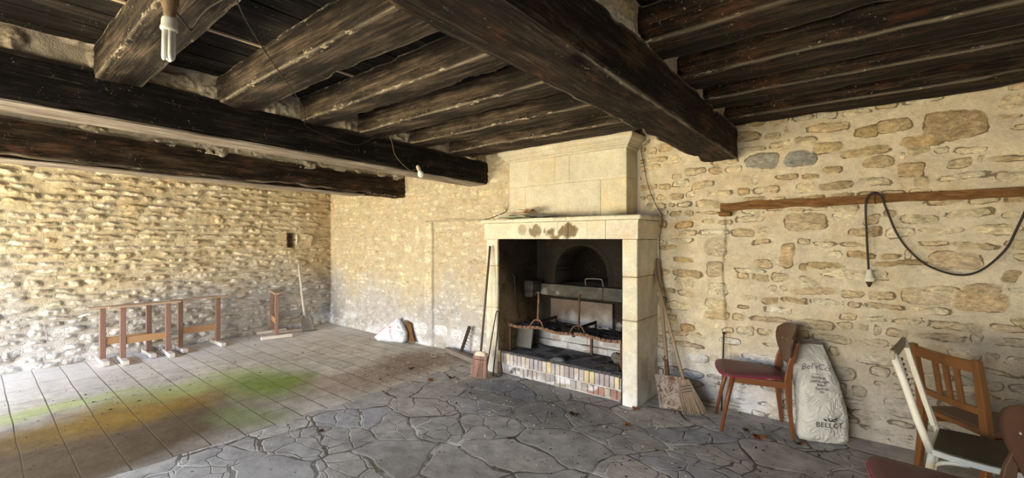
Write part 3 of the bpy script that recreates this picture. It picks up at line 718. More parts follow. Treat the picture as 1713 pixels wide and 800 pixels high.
def cornice():
    prof = [(-.002, 2.385), (.016, 2.387), (.022, 2.398), (.018, 2.408), (.034, 2.412), (.044, 2.425), (.060, 2.438), (.062, 2.450), (.074, 2.452), (.092, 2.470), (.098, 2.487), (.098, 2.513)]
    bm = bmesh.new(); rings = []
    for o_, z in prof:
        rings.append([bm.verts.new(p) for p in ((-3.215 - o_, 4.25, z), (-3.215 - o_, 3.956 - o_, z), (-1.761 + o_, 3.956 - o_, z), (-1.761 + o_, 4.25, z))])
    for a, b in zip(rings, rings[1:]):
        for i in range(4): bm.faces.new((a[i], a[(i + 1) % 4], b[(i + 1) % 4], b[i]))
    bm.faces.new(rings[-1]); bm.faces.new(rings[0][::-1])
    bmesh.ops.subdivide_edges(bm, edges=[e for e in bm.edges if e.calc_length() > .2], cuts=12, use_grid_fill=True)
    for v in bm.verts: v.co.z += .0025 * noise.noise(v.co * 4); v.co.y += .003 * noise.noise(v.co * 7) if v.co.y < 4.2 else 0
    cl = bm.verts.layers.float_color.new('Col')
    for v in bm.verts:
        k = .92 + .2 * noise.noise(v.co * 3); q = max(0, noise.noise(v.co * 9)) * .3
        v[cl] = (.72 * k - q * .3, .67 * k - q * .33, .52 * k - q * .33, 1)
    o = fin('cornice', bm, M_DRESSED, FP, bevel=.002); o.location = -FP.location
cornice()

# firebox: brown-scorched plaster low down, thick soot above
def soot(x, z, c):
    n = fbm(x * 2, z * 2, 61, 4)
    k = sst(.45, 1.25, z + (n - .5) * .9)
    c = c * (.55 + .5 * n)[..., None]
    return mixc(c, k * .93, (.012, .010, .008))
def post_fl(uu, vv, h, col, sd): return h, soot(uu * 1.3, vv * .85 + .1 + .35 * sst(.30, .62, uu), np.ones(col.shape) * np.array([.40, .29, .165]) * (col / .62)), sd
o = stone_field('firebox_side', (-3.170, 3.715, .0), (0, 1, 0), (0, 0, 1), (1, 0, 0), .80, 1.69, .010, 77, (.10, .2), (.2, .4), .012, .55, .008, [(.6, .6, .6)], (.62, .62, .62), M_MID, None or (), post_fl, rough=.006, warp=.02)
reparent(o, FP)
def post_fr(uu, vv, h, col, sd): return h, soot(uu, vv + .2, np.ones(col.shape) * np.array([.22, .18, .13])), sd
o = stone_field('firebox_side', (-1.69, 3.715, .0), (0, 1, 0), (0, 0, 1), (-1, 0, 0), .78, 1.69, .014, 79, (.10, .2), (.2, .4), .012, .55, .008, [(.6, .6, .6)], (.62, .62, .62), M_MID, (), post_fr)
reparent(o, FP)
def post_fb(uu, vv, h, col, sd):
    x = uu - 3.20
    dx = x + 2.545; ra = .342; cz = 1.075
    arch = (np.where(vv > cz, np.hypot(dx, vv - cz), np.abs(dx)) < ra) & (vv > .955)
    edge = np.abs(np.where(vv > cz, np.hypot(dx, vv - cz), np.abs(dx)) - ra - .03) < .028
    h = np.where(arch, -.62 + .25 * (np.hypot(dx, (vv - 1.1)) / ra) ** 2, h * .8 + np.where(edge & (vv > .955), .012, 0))
    c = soot(x, vv * .9 + .32, np.ones(col.shape) * np.array([.19, .16, .125]))
    w_ = sst(.80, .4, vv) * sst(-2.95, -2.6, x) * sst(.40, .58, fbm(x * 8, vv * 9, 90, 4))
    c = mixc(c, w_ * .75, (.66, .64, .62))
    c = np.where(arch[..., None], np.array([.010, .008, .006]), c)
    return h, c, sd
o = stone_field('firebox_back', (-3.20, 4.45, .0), (1, 0, 0), (0, 0, 1), (0, -1, 0), 1.53, 2.4, .009, 83, (.12, .22), (.2, .4), .01, .5, .008, [(.6, .6, .6)], (.62, .62, .62), M_MID, (), post_fb, rough=.005, warp=.02)
reparent(o, FP)
bm = bmesh.new(); box(bm, -3.2, -1.775, 3.97, 4.5, 2.34, 2.37)

M_SOOT = plain('soot', (.018, .015, .012), .95, .1, .4, 12, bump=.4, dist=.01)
reparent(fin('flue', bm, M_SOOT), FP)
def ledc(x, y, z):
    c = np.ones(x.shape + (3,)) * np.array([.10, .095, .08]); n = fbm(x * 8, z * 14, 95, 4)
    c = c * (.4 + 1.1 * n)[..., None]; c = mixc(c, sst(.54, .68, n) * .5, (.36, .36, .32))
    return mixc(c, sst(.945, .962, z) * .4, (.04, .035, .03))
gblock('oven_ledge', [(-3.055, -2.222, 4.365, 4.5, .825, .958), (-2.218, -1.99, 4.367, 4.5, .82, .962), (-1.986, -1.687, 4.365, 4.5, .83, .955)], ledc, M_DRESSED, FP, res=.015, amp=.006, seed=15)
gblock('corbel', [(-3.19, -3.07, 4.20, 4.40, .80, .87), (-3.19, -3.05, 4.19, 4.42, .87, 1.0)], lambda x, y, z: ledc(x, y, z) * .8, M_DRESSED, FP, amp=.012, seed=16, inset=.012)
def platec(x, y, z):
    n = fbm(x * 5, z * 5, 99, 4); c = np.ones(x.shape + (3,)) * np.array([.15, .115, .09]) * (.6 + .8 * n)[..., None]
    k = sst(.72, .42, z + .5 * (fbm(x * 7, z * 4, 98, 4) - .5)) * sst(-2.85, -2.7, x)
    return mixc(c, k * .8, (.48, .48, .48))
o = gblock('fireback', [(-2.935, -2.125, 4.405, 4.44, .38, .785)], platec, M_DRESSED, FP, res=.015, seed=17); o['label'] = 'flat rectangular fireback plate'
def stepc(x, y, z):
    n = fbm(x * 6, z * 20, 101, 4); c = np.ones(x.shape + (3,)) * np.array([.56, .56, .57]) * (.6 + .7 * n)[..., None]
    return mixc(c, sst(.58, .7, n) * .6, (.20, .15, .11))
gblock('rear_step', [(-3.18, -2.65, 4.33, 4.45, .2, .30), (-2.645, -2.15, 4.335, 4.45, .2, .295), (-2.145, -1.69, 4.33, 4.45, .2, .30), (-3.18, -2.40, 4.345, 4.45, .303, .40), (-2.395, -1.69, 4.34, 4.45, .303, .395)], stepc, M_DRESSED, FP, res=.02, amp=.006, inset=.006, seed=18)
def hearthbed():
    x = np.arange(-3.18, -1.68, .012); y = np.arange(3.745, 4.45, .012); X, Y = np.meshgrid(x, y)
    n = fbm(X * 7, Y * 7, 111, 5); Z = .224 + .012 * (n - .4) + .03 * sst(.62, .8, fbm(X * 4, Y * 4, 113, 3))
    c = np.ones(X.shape + (3,)) * np.array([.18, .175, .18]) * (.5 + 1.0 * fbm(X * 14, Y * 14, 114, 4))[..., None]
    c = mixc(c, sst(.46, .60, n) * .75 * sst(3.78, 3.95, Y), (.025, .022, .022))
    c = mixc(c, sst(3.86, 3.77, Y) * .5, (.36, .36, .38))
    o = grid_mesh('ash_bed', np.stack([X, Y, Z], -1), M_DRESSED, {'Col': c}); reparent(o, FP)
hearthbed()
def brick_edge():
    rng = random.Random(9); bl = []; cols = []
    pal = [(.46, .42, .42), (.42, .36, .36), (.52, .46, .42), (.56, .52, .47), (.40, .35, .35), (.48, .39, .36), (.56, .50, .42), (.48, .46, .47)]
    x = -3.165; i = 0
    while x < -1.73:
        wd = rng.uniform(.048, .058)
        y0 = 3.715 - .004 * rng.random()
        bl.append((x, min(x + wd - .006, -1.712), y0, 3.80, .118, .232 - .004 * rng.random()))
        c = rng.choice(pal)
        if abs(x + 2.10) < .03 or abs(x + 2.03) < .03 or x > -1.79 or abs(x + 2.55) < .03: c = (.66, .56, .36)
        cols.append(c); x += wd; i += 1
    x = -3.10
    while x < -1.74:
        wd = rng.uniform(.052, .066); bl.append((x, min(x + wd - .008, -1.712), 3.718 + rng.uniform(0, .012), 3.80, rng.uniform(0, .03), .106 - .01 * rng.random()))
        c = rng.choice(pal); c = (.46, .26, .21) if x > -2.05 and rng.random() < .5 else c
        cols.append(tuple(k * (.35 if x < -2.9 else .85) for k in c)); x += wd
    bl.append((-3.175, -1.715, 3.735, 3.80, .0, .215)); cols.append((.62, .60, .58))
    bl.append((-3.178, -1.710, 3.724, 3.80, .102, .120)); cols.append((.60, .57, .54))
    cent = np.array([((b[0] + b[1]) / 2, (b[4] + b[5]) / 2) for b in bl]); half = np.array([((b[1] - b[0]) / 2 + .002, (b[5] - b[4]) / 2 + .002) for b in bl]); cc = np.array(cols)
    def f(x, y, z):
        out = np.ones(x.shape + (3,)) * cc[-1]
        for k in list(range(len(bl) - 2)):
            m = (np.abs(x - cent[k, 0]) < half[k, 0]) & (np.abs(z - cent[k, 1]) < half[k, 1]) & (y < 3.7345); out[m] = cc[k]
        n = fbm(x * 9, z * 12, 121, 4); out = out * (.7 + .55 * n)[..., None]
        l = sst(.50, .62, fbm(x * 6, z * 13, 123, 4)) * sst(.18, .09, z) * .8
        out = mixc(out, l, (.74, .76, .80))
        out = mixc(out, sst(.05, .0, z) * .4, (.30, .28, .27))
        return out
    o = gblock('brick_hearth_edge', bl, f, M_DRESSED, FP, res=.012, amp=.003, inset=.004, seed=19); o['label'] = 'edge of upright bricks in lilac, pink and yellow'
    o2 = gblock('hearth_base', [(-3.18, -1.70, 3.79, 4.45, .0, .20)], lambda x, y, z: lime(x, y, z) * .3, M_DRESSED, FP, res=.2)
brick_edge()
o = gblock('jamb_brick', [(-3.185, -3.150, 3.705, 3.76, .13, .25), (-3.185, -3.148, 3.705, 3.76, .0, .125)], lambda x, y, z: mixc(np.ones(x.shape + (3,)) * np.array([.66, .50, .26]), (z < .128) * 1.0, (.30, .20, .15)), M_DRESSED, FP, seed=22)

# ------------------------------------------------------------ things in the hearth
def m_rust(name, a=(.05, .035, .028), b=(.17, .085, .045)):
    t = NT(name, .85, .3); f = t.noise(t.map(), 30, 6, .7)
    t.col(t.ramp(f, [(.35, a), (.65, b)])); t.bump(f, .5, .003); t.b.inputs['Metallic'].default_value = .15; return t.m
M_RUST = m_rust('rusty_iron'); M_RUSTL = m_rust('scaly_rust', (.07, .04, .03), (.30, .17, .11)); M_IRON = m_rust('dark_iron', (.012, .011, .011), (.07, .05, .04))
M_CHAR = plain('charred_wood', (.03, .026, .024), .9, .15, .6, 25, bump=.6, dist=.006)

gr = empty('grill_grate', (-2.45, 4.08, .226), label='wide rusty iron grate with a scalloped front bar standing over the ash bed', cat='grate')
GZ = .29
def gp(x, y, z): return (x + 2.45, y - 4.08, z - .226)
bm = bmesh.new(); rng = random.Random(2)
n = 46
for i in range(n):
    x = -3.13 + 1.35 * i / (n - 1); sag = -.012 * math.sin(i * .35) - (.02 if 24 < i < 29 else 0) + (.02 if i in (25, 26, 27) else 0)
    z = .523 + sag; wd = .030
    box(bm, x - .0155, x + .0155, 3.842 + rng.uniform(-.003, .003), 3.872, z - .012, z + .014 + (.006 if i % 2 else 0))
    if i % 2 == 0: box(bm, x - .009, x + .009, 3.835, 3.85, z + .0, z + .022)
for v in bm.verts: v.co = Vector(gp(*v.co)) + Vector((noise.noise(v.co * 40), 0, noise.noise(v.co * 37))) * .005
fin('front_bar', bm, M_RUSTL, gr, bevel=.002)
bm = bmesh.new()
for i in range(9):
    y = 3.89 + .048 * i; tube(bm, [gp(-3.12, y, .52), gp(-2.45, y, .512), gp(-1.76, y, .52)], .006, 6)
for i in range(26):
    x = -3.11 + .0535 * i; tube(bm, [gp(x, 3.87, .515), gp(x, 4.29, .515)], .006, 6)
fin('bars', bm, M_IRON, gr)
for p in ((-3.125, 3.865), (-3.11, 4.27), (-2.30, 4.26), (-1.765, 3.86), (-1.775, 4.27)):
    bm = bmesh.new(); bar(bm, gp(p[0], p[1], .226), gp(p[0], p[1], .512), .028, .028); fin('leg', bm, M_RUST, gr, bevel=.003)
# charred sticks lying on the grate: one countless black heap
bm = bmesh.new(); rng = random.Random(5)
for i in range(150):
    x = rng.uniform(-3.05, -1.82); y = rng.uniform(3.93, 4.27); a = rng.uniform(0, 6.28); l = rng.uniform(.02, .09)
    bar(bm, (x - l * math.cos(a), y - l * math.sin(a) * .4, .530 + rng.uniform(0, .012)), (x + l * math.cos(a), y + l * math.sin(a) * .4, .530 + rng.uniform(0, .016)), rng.uniform(.006, .02), rng.uniform(.006, .014))
tag(fin('charred_twigs', bm, M_CHAR), 'layer of black charred twigs and cinders covering the iron grate', 'charcoal', kind='stuff')

def fire_dog(x, y, hgt, mat, label, lean):
    r = empty('fire_dog', (x, y, .530), label=label, cat='andiron', group='pair of andirons on the grate')
    bm = bmesh.new(); tube(bm, [(0, 0, .07), (lean * .5, 0, hgt * .5), (lean, 0, hgt - .02)], [.015, .012, .012], 8)
    lump(bm, (lean, 0, hgt - .008), .019, .019, .014, 1, .1); fin('shaft', bm, mat, r, smooth=True)
    for s in (-1, 1):
        bm = bmesh.new(); tube(bm, spline([(0, 0, .085), (s * .045, -.01, .07), (s * .08, -.02, .025), (s * .092, -.025, .004), (s * .11, -.03, .008)], 5), .009, 8); fin('foot', bm, mat, r, smooth=True)
    bm = bmesh.new(); bar(bm, (0, 0, .055), (.02, .34, .07), .022, .028); fin('rear_bar', bm, M_IRON, r, bevel=.003)
    bm = bmesh.new(); bar(bm, (.02, .33, .0), (.02, .33, .085), .022, .02); fin('rear_leg', bm, M_IRON, r, bevel=.003)
fire_dog(-2.765, 3.90, .39, M_RUSTL, 'left andiron, pinkish rusty shaft nearer the scorched side wall', .012)
fire_dog(-2.255, 3.90, .40, M_RUST, 'right andiron, brown iron shaft standing mid grate before the fireback', .01)

bm = bmesh.new(); Mx = Matrix.Translation((-3.06, 4.03, .236)) @ Matrix.Rotation(R(8), 4, 'Z') @ Matrix.Rotation(R(-14), 4, 'X')
vs = box(bm, -.105, .10, -.008, .012, 0, .25, M=Mx)
tag(fin('stone_slab', bm, plain('grey_slab', (.17, .16, .145), .85, .2, .25, 15), bevel=.008), 'square grey stone slab leaning under the left end of the grate', 'slab')
bm = bmesh.new(); lump(bm, (-1.86, 4.04, .30), .085, .075, .07, 3, .5, 3)
tag(fin('stone_block', bm, plain('sooty_block', (.13, .12, .10), .9, .1, .4, 14, bump=.5, dist=.01)), 'sooty rounded stone block at the right end of the hearth', 'stone')
for k, (x, y, l, a, rr, lab) in enumerate(((-1.93, 3.90, .13, .25, .022, 'charred branch lying nearest the brick edge beside the sooty block'), (-1.95, 3.95, .11, 2.6, .018, 'curved charred branch crossing behind the front one by the sooty block'), (-1.80, 3.86, .07, 1.9, .020, 'short charred stub against the right jamb'))):
    bm = bmesh.new(); tube(bm, spline([(x - l * math.cos(a), y - l * math.sin(a) * .5, .245), (x, y, .262 + .01 * k), (x + l * math.cos(a), y + l * math.sin(a) * .5, .25)], 4), rr, 8)
    for v in bm.verts: v.co += Vector([noise.noise(v.co * 30 + Vector((k, i, 0))) for i in range(3)]) * .009
    tag(fin('charred_branch', bm, M_CHAR), lab, 'branch', 'charred branches on the hearth')
bm = bmesh.new(); tube(bm, [(-3.145, 3.965, 1.07), (-3.155, 4.0, .80), (-3.15, 4.06, .56)], .0085, 8); lump(bm, (-3.16, 3.965, 1.075), .013, .013, .012, 4, .1)
tag(fin('fire_poker', bm, M_IRON, smooth=True), 'thin dark poker leaning on the scorched left side wall inside the hearth', 'poker')
bm = bmesh.new(); tube(bm, spline([(-2.425, 4.36, .972), (-2.425, 4.345, 1.03), (-2.40, 4.34, 1.052), (-2.24, 4.34, 1.057), (-2.213, 4.345, 1.035), (-2.21, 4.36, .968)], 5), .008, 8)
gh = fin('bent_wire', bm, plain('grey_wire', (.13, .12, .11), .6, .4, .2, 30, metal=.6), smooth=True); tag(gh, 'bent grey metal handle standing on the ledge in front of the oven mouth', 'wire')

# folded newspaper and dry twig on the mantel shelf
def newspaper():
    r = empty('folded_newspaper', (-2.93, 3.775, 1.717), label='crumpled green-tinted newspaper lying folded on the mantel shelf', cat='newspaper')
    mats = [plain('newsprint_green', (.62, .70, .50), .8, .1, .35, 30), plain('newsprint_white', (.80, .76, .64), .8, .1, .2, 40), plain('newsprint_orange', (.70, .42, .24), .8, .1, .4, 25), plain('newsprint_grey', (.26, .25, .24), .8, .1, .4, 30)]
    for k, (x0, x1, y0, y1, z, m, amp) in enumerate(((-.26, .16, -.11, .08, .004, 0, .008), (-.28, .14, -.04, .10, .017, 1, .010), (-.05, .20, -.09, .06, .024, 2, .012), (.10, .46, -.05, .10, .006, 3, .006), (-.02, .22, -.01, .10, .036, 1, .016))):
        bm = bmesh.new(); nu, nv = 22, 8; g = []
        for j in range(nv + 1):
            for i in range(nu + 1):
                u = i / nu; v = j / nv; x = x0 + (x1 - x0) * u; y = y0 + (y1 - y0) * v
                zz = z + amp * (.5 + noise.noise(Vector((x * 9, y * 12, k * 5.1)))) + (.020 * math.exp(-((u - .85) / .12) ** 2) if k in (2, 4) else 0)
                g.append(bm.verts.new((x + .02 * noise.noise(Vector((y * 8, k, 0))), y, max(.001 + .004 * k, zz * 1.9 + .008))))
        for j in range(nv):
            for i in range(nu): bm.faces.new((g[j * (nu + 1) + i], g[j * (nu + 1) + i + 1], g[(j + 1) * (nu + 1) + i + 1], g[(j + 1) * (nu + 1) + i]))
        o = fin('sheet', bm, mats[m], r, smooth=True); s = o.modifiers.new('t', 'SOLIDIFY'); s.thickness = .003; s.offset = 1
newspaper()
bm = bmesh.new()
tube(bm, spline([(-3.36, 3.69, 1.723), (-3.28, 3.73, 1.745), (-3.20, 3.80, 1.79), (-3.16, 3.84, 1.815)], 4), [.006] * 4 * 3 + [.003], 6)
for q in ((-.02, 0, .05), (.02, .0, .06), (.03, -.01, .03)): tube(bm, spline([(-3.165, 3.84, 1.812), (-3.16 + q[0] * .5, 3.84, 1.82 + q[2] * .5), (-3.16 + q[0], 3.84, 1.82 + q[2])], 3), .003, 5)
tube(bm, spline([(-3.28, 3.73, 1.745), (-3.24, 3.70, 1.735), (-3.20, 3.68, 1.723)], 3), .003, 5)
tag(fin('dry_twig', bm, plain('twig', (.10, .075, .05), .9), smooth=True), 'thin dark forked twig on the left end of the mantel shelf', 'twig')

# ------------------------------------------------------------ hearth tools
M_HANDLE = m_wood('grey_handle_wood', (.20, .14, .09), (.42, .32, .22), ax=2, rough=.7)
M_HANDLED = m_wood('dark_handle_wood', (.05, .035, .028), (.16, .11, .08), ax=2, rough=.6)
M_STRAW = plain('straw', (.25, .19, .135), .9, .1, .35, 60); M_REDB = plain('red_bristle', (.44, .28, .23), .9, .1, .6, 80)
M_WIREM = plain('binding_wire', (.03, .03, .03), .6)

def broom(label, foot, top, neck_t, hw0, hw1, th, hlen, handle_mat, straw_mat, mats_extra=None, face=0.0, grp=None, nst=150, seed=1, sweep=0.0):
    """head: a flat fan of separate strands bound by wire; handle: a pole from the neck up"""
    foot = Vector(foot); top = Vector(top); r = empty('broom', foot, label=label, cat='broom', group=grp)
    d = (top - foot).normalized(); s = Vector((math.cos(face), math.sin(face), 0)); s = (s - d * s.dot(d)).normalized(); nrm = s.cross(d)
    neck = d * hlen
    bm = bmesh.new(); tube(bm, [neck - d * .05, neck + (top - foot - neck) * .5, top - foot], .0125, 10); fin('handle', bm, handle_mat, r, smooth=True)
    rng = random.Random(seed); bm = bmesh.new()
    for i in range(nst):
        a = rng.uniform(-1, 1); b = rng.uniform(-1, 1); 
        p0 = neck + s * a * hw0 + nrm * b * th * .6
        pm_ = neck * .55 + s * a * (hw0 * .3 + hw1 * .7) * .95 + nrm * b * th
        p1 = s * (a * hw1 + sweep + rng.uniform(-.006, .006)) + nrm * b * th * 1.3 + d * rng.uniform(-.004, .02) * (1 if i % 3 else 2)
        p1.z = max(p1.z, .002 - 0)
        tube(bm, [p0, pm_, p1], [.0042, .0045, .002], 4)
    br_ = fin('bristles', bm, straw_mat, r)
    bm = bmesh.new(); n = 20; prof = []
    for t, kx in ((1.04, .35), (1.0, .75), (.93, 1.0), (.86, 1.02)):
        wv = hw0 * kx; prof.append([bm.verts.new(d * hlen * t + s * wv * math.cos(2 * math.pi * k / n) + nrm * th * 1.05 * math.sin(2 * math.pi * k / n)) for k in range(n)])
    for a_, b_ in zip(prof, prof[1:]):
        for k in range(n): bm.faces.new((a_[k], a_[(k + 1) % n], b_[(k + 1) % n], b_[k]))
    bm.faces.new(prof[0]); bm.faces.new(prof[-1][::-1]); fin('shoulder', bm, mats_extra or straw_mat, r, smooth=True)
    for t in ((.82, .74, .66) if nst > 180 else (.72,)):
        bm = bmesh.new(); wv = hw0 + (hw1 - hw0) * (1 - t) * .9 + .004
        tube(bm, [d * hlen * t + s * (wv * math.cos(2 * math.pi * k / 24)) + s * sweep * (1 - t) + nrm * (th + .007) * math.sin(2 * math.pi * k / 24) for k in range(25)], .0025, 5, cap=False); fin('binding', bm, M_WIREM, br_)
    return r
broom('old straw broom standing head down against the wall, right of the rusty flat shovel', (-1.115, 3.86, 0), (-1.545, 4.11, 1.20), 0, .040, .095, .022, .285, M_HANDLE, M_STRAW, face=.25, nst=420, seed=3, sweep=.015, grp=None)
broom('worn broom with red-brown bristles leaning on the left jamb of the fireplace', (-3.215, 3.43, 0), (-3.25, 3.655, 1.42), 0, .075, .092, .022, .27, M_HANDLED, M_REDB, plain('pale_broom_cap', (.68, .62, .48), .8), face=.35, nst=170, seed=4)

def flat_shovel():
    r = empty('flat_shovel', (-1.30, 3.87, 0), label='square rusty flat shovel with a long grey wooden handle beside the right jamb', cat='shovel')
    base = Vector((-1.30, 3.87, 0))
    def L(p): return Vector(p) - base
    bm = bmesh.new(); nu, nv = 14, 14; g = []
    A = Vector((-1.385, 3.83, .004)); B = Vector((-1.185, 3.885, .004)); Cc = Vector((-1.47, 3.945, .262)); D = Vector((-1.245, 4.0, .262))
    for j in range(nv + 1):
        for i in range(nu + 1):
            u = i / nu; v = j / nv; p = A.lerp(B, u).lerp(Cc.lerp(D, u), v)
            e = max(0, abs(u - .5) * 2 - .75) / .25
            p += Vector((0, -1, .3)) * (.022 * e ** 2) + Vector((0, -1, .2)) * (.025 * max(0, v - .85) / .15)
            p += Vector((0, 1, 0)) * .006 * noise.noise(Vector((u * 4, v * 4, 0)))
            p.z = max(p.z, .003)
            g.append(bm.verts.new(L(p)))
    for j in range(nv):
        for i in range(nu): bm.faces.new((g[j * (nu + 1) + i], g[j * (nu + 1) + i + 1], g[(j + 1) * (nu + 1) + i + 1], g[(j + 1) * (nu + 1) + i]))
    t = NT('shovel_rust', .75, .3); a = t.noise(t.map(), 14, 7, .75); b = t.noise(t.map(), 70, 4, .7)
    t.col(t.mix(t.mr(t.math('ADD', t.math('MULTIPLY', a, .6), t.math('MULTIPLY', b, .4)), .46, .56), (.36, .31, .27), (.13, .06, .035))); t.b.inputs['Metallic'].default_value = .2
    o = fin('blade', bm, t.m, r, smooth=True); s = o.modifiers.new('t', 'SOLIDIFY'); s.thickness = .003
    bm = bmesh.new(); tube(bm, [L((-1.372, 3.965, .20)), L((-1.376, 3.975, .28)), L((-1.395, 3.995, .43))], [.020, .021, .018], 10); fin('socket', bm, m_rust('brown_socket', (.06, .03, .02), (.20, .10, .06)), r, smooth=True)
    bm = bmesh.new(); tube(bm, [L((-1.388, 3.99, .40)), L((-1.46, 4.07, .85)), L((-1.53, 4.165, 1.31))], [.018, .0165, .017], 12); fin('handle', bm, M_HANDLE, r, smooth=True)
    bm = bmesh.new(); tube(bm, spline([L((-1.44, 3.94, .265)), L((-1.445, 3.945, .31)), L((-1.41, 3.95, .315)), L((-1.405, 3.955, .27))], 5), .005, 6); fin('foot_tread', bm, M_RUST, r, smooth=True)
flat_shovel()

def long_tongs():
    r = empty('fire_tongs', (-3.17, 3.53, 0), label='long thin iron fire tongs, hairpin shaped, standing before the left jamb', cat='tongs')
    for s, x in (('a', -.035), ('b', .045)):
        bm = bmesh.new(); tube(bm, [(x, 0.0 if s == 'a' else .03, .003), (x * .9 + .01, .10, .45), (.0 if s == 'a' else .045, .135, .67)], [.007, .0065, .006], 8); fin('arm', bm, M_IRON, r, smooth=True)
    bm = bmesh.new(); tube(bm, spline([(.0, .135, .67), (.008, .138, .692), (.025, .14, .698), (.040, .138, .69), (.045, .135, .67)], 4), .006, 8); fin('bow', bm, M_IRON, r, smooth=True)
long_tongs()
bm = bmesh.new(); tube(bm, spline([(-3.095, 3.665, .30), (-3.085, 3.65, .16), (-3.06, 3.64, .03), (-3.07, 3.60, .006), (-3.12, 3.585, .006)], 6), .006, 8)
tag(fin('iron_hook', bm, M_IRON, smooth=True), 'short thin iron hook resting against the brick hearth edge at its left end', 'hook')

def toothed_bar():
    r = empty('toothed_bar', (-3.985, 3.93, .062), label='black iron bar set with small spikes, upright against the wall left of the fireplace', cat='iron bar')
    bm = bmesh.new(); bar(bm, (0, 0, 0), (.075, .075, .32), .042, .02, up=(0, 1, 0)); fin('bar', bm, M_IRON, r, bevel=.004)
    for k in range(8):
        t = .08 + k * .12; p = Vector((.075 * t, .075 * t, .32 * t)); bm = bmesh.new(); tube(bm, [p + Vector((-.03, 0, -.002)), p + Vector((.02, 0, 0)), p + Vector((.085, -.01, -.012))], [.006, .005, .0015], 6); fin('spike', bm, M_RUST if k % 3 else M_IRON, r)
toothed_bar()
bm = bmesh.new(); bar(bm, (-4.30, 3.97, .031), (-3.60, 3.80, .031), .075, .06); 
for v in bm.verts: v.co.z = max(v.co.z, .001)
tag(fin('wooden_board', bm, m_wood('grey_board', (.10, .085, .075), (.30, .26, .23), ax=0, rough=.8), bevel=.006), 'short grey timber offcut on the floor under the spiked iron bar', 'board')

bm = bmesh.new(); tube(bm, [(-.945, 4.09, .003), (-.942, 4.12, .34), (-.940, 4.15, .665)], .0065, 8); lump(bm, (-.940, 4.15, .672), .014, .014, .012, 2, .05)
tag(fin('iron_rod', bm, M_IRON, smooth=True), 'slim black iron rod with a round knob, upright behind the red-seated chair', 'rod')

def long_shovel():
    r = empty('long_shovel', (-7.12, 3.44, 0), label='long-handled grey shovel leaning in the corner on the left stone wall', cat='shovel')
    mw = m_wood('whitened_handle', (.50, .44, .38), (.76, .72, .68), ax=2, rough=.8)
    bm = bmesh.new(); tube(bm, [(.02, .0, .14), (-.08, -.01, .55), (-.215, .0, 1.07)], [.02, .018, .019], 10); fin('handle', bm, mw, r, smooth=True)
    bm = bmesh.new(); nu, nv = 10, 12; g = []
    for j in range(nv + 1):
        v = j / nv; hw = .11 * (1 - .55 * v ** 3) * (1 if v < .8 else 1 - (v - .8) * 1.2)
        for i in range(nu + 1):
            u = i / nu * 2 - 1; p = Vector((.10 - .10 * v + .03 * u * u, hw * u, .005 + .24 * v)); g.append(bm.verts.new(p))
    for j in range(nv):
        for i in range(nu): bm.faces.new((g[j * (nu + 1) + i], g[j * (nu + 1) + i + 1], g[(j + 1) * (nu + 1) + i + 1], g[(j + 1) * (nu + 1) + i]))
    o = fin('blade', bm, plain('grey_blade', (.30, .29, .29), .6, .4, .3, 18, metal=.3), r, smooth=True); s = o.modifiers.new('t', 'SOLIDIFY'); s.thickness = .003
long_shovel()
bm = bmesh.new(); bar(bm, (-7.25, 2.99, .022), (-7.02, 3.62, .022), .06, .04)
tag(fin('timber_offcut', bm, m_wood('pinkish_offcut', (.30, .22, .18), (.52, .42, .35), ax=1, rough=.8), bevel=.004), 'timber batten lying on the floor at the foot of the long-handled shovel', 'batten')

# ------------------------------------------------------------ trestles along the left wall
M_TR = m_wood('trestle_post_wood', (.17, .105, .085), (.33, .20, .16), ax=2, rough=.7); M_TRR = m_wood('trestle_rail_wood', (.36, .25, .18), (.58, .44, .33), ax=1, rough=.7); M_TRF = m_wood('dusty_foot_wood', (.56, .50, .46), (.78, .74, .70), ax=0, rough=.85)
def trestle(loc, rz, label, sp=.44, ov0=.13, ov1=.13, hgt=.685, tilt=0.0, foot=.44):
    r = empty('trestle', loc, rz, label, 'trestle', 'low wooden trestles along the left wall')
    bm = bmesh.new(); bar(bm, (0, -sp / 2 - ov0, hgt - .012), (0, sp / 2 + ov1, hgt - .012 + tilt), .075, .022); fin('top_rail', bm, M_TRR, r, bevel=.004)
    for s in (-1, 1):
        bm = bmesh.new(); bar(bm, (0, s * sp / 2, .035), (0, s * sp / 2, hgt - .02), .045, .055, up=(0, 1, 0)); fin('post', bm, M_TR, r, bevel=.004)
        bm = bmesh.new(); box(bm, -foot / 2, foot / 2, s * sp / 2 - .032, s * sp / 2 + .032, .001, .05); f = fin('foot', bm, M_TRF, r, bevel=.006)
    bm = bmesh.new(); box(bm, -.014, .014, -sp / 2 + .01, sp / 2 - .01, .215, .30); fin('stretcher', bm, m_st, r, bevel=.003)
m_st = m_wood('stretcher_wood', (.36, .20, .10), (.55, .34, .19), ax=1, rough=.6)
trestle((-7.16, 1.22, 0), R(1), 'wooden trestle furthest left, half behind another with overlapping top rail', hgt=.685)
trestle((-7.02, 1.385, 0), R(-2), 'wooden trestle in front of the overlapping pair, nearer the room', hgt=.69)
trestle((-7.14, 1.985, 0), R(1), 'wooden trestle on its own, third along the left wall', hgt=.69)
trestle((-7.10, 2.95, 0), R(76), 'wooden trestle seen end-on, beside the long-handled shovel', sp=.46, ov0=.06, ov1=.06, hgt=.69, foot=.42)

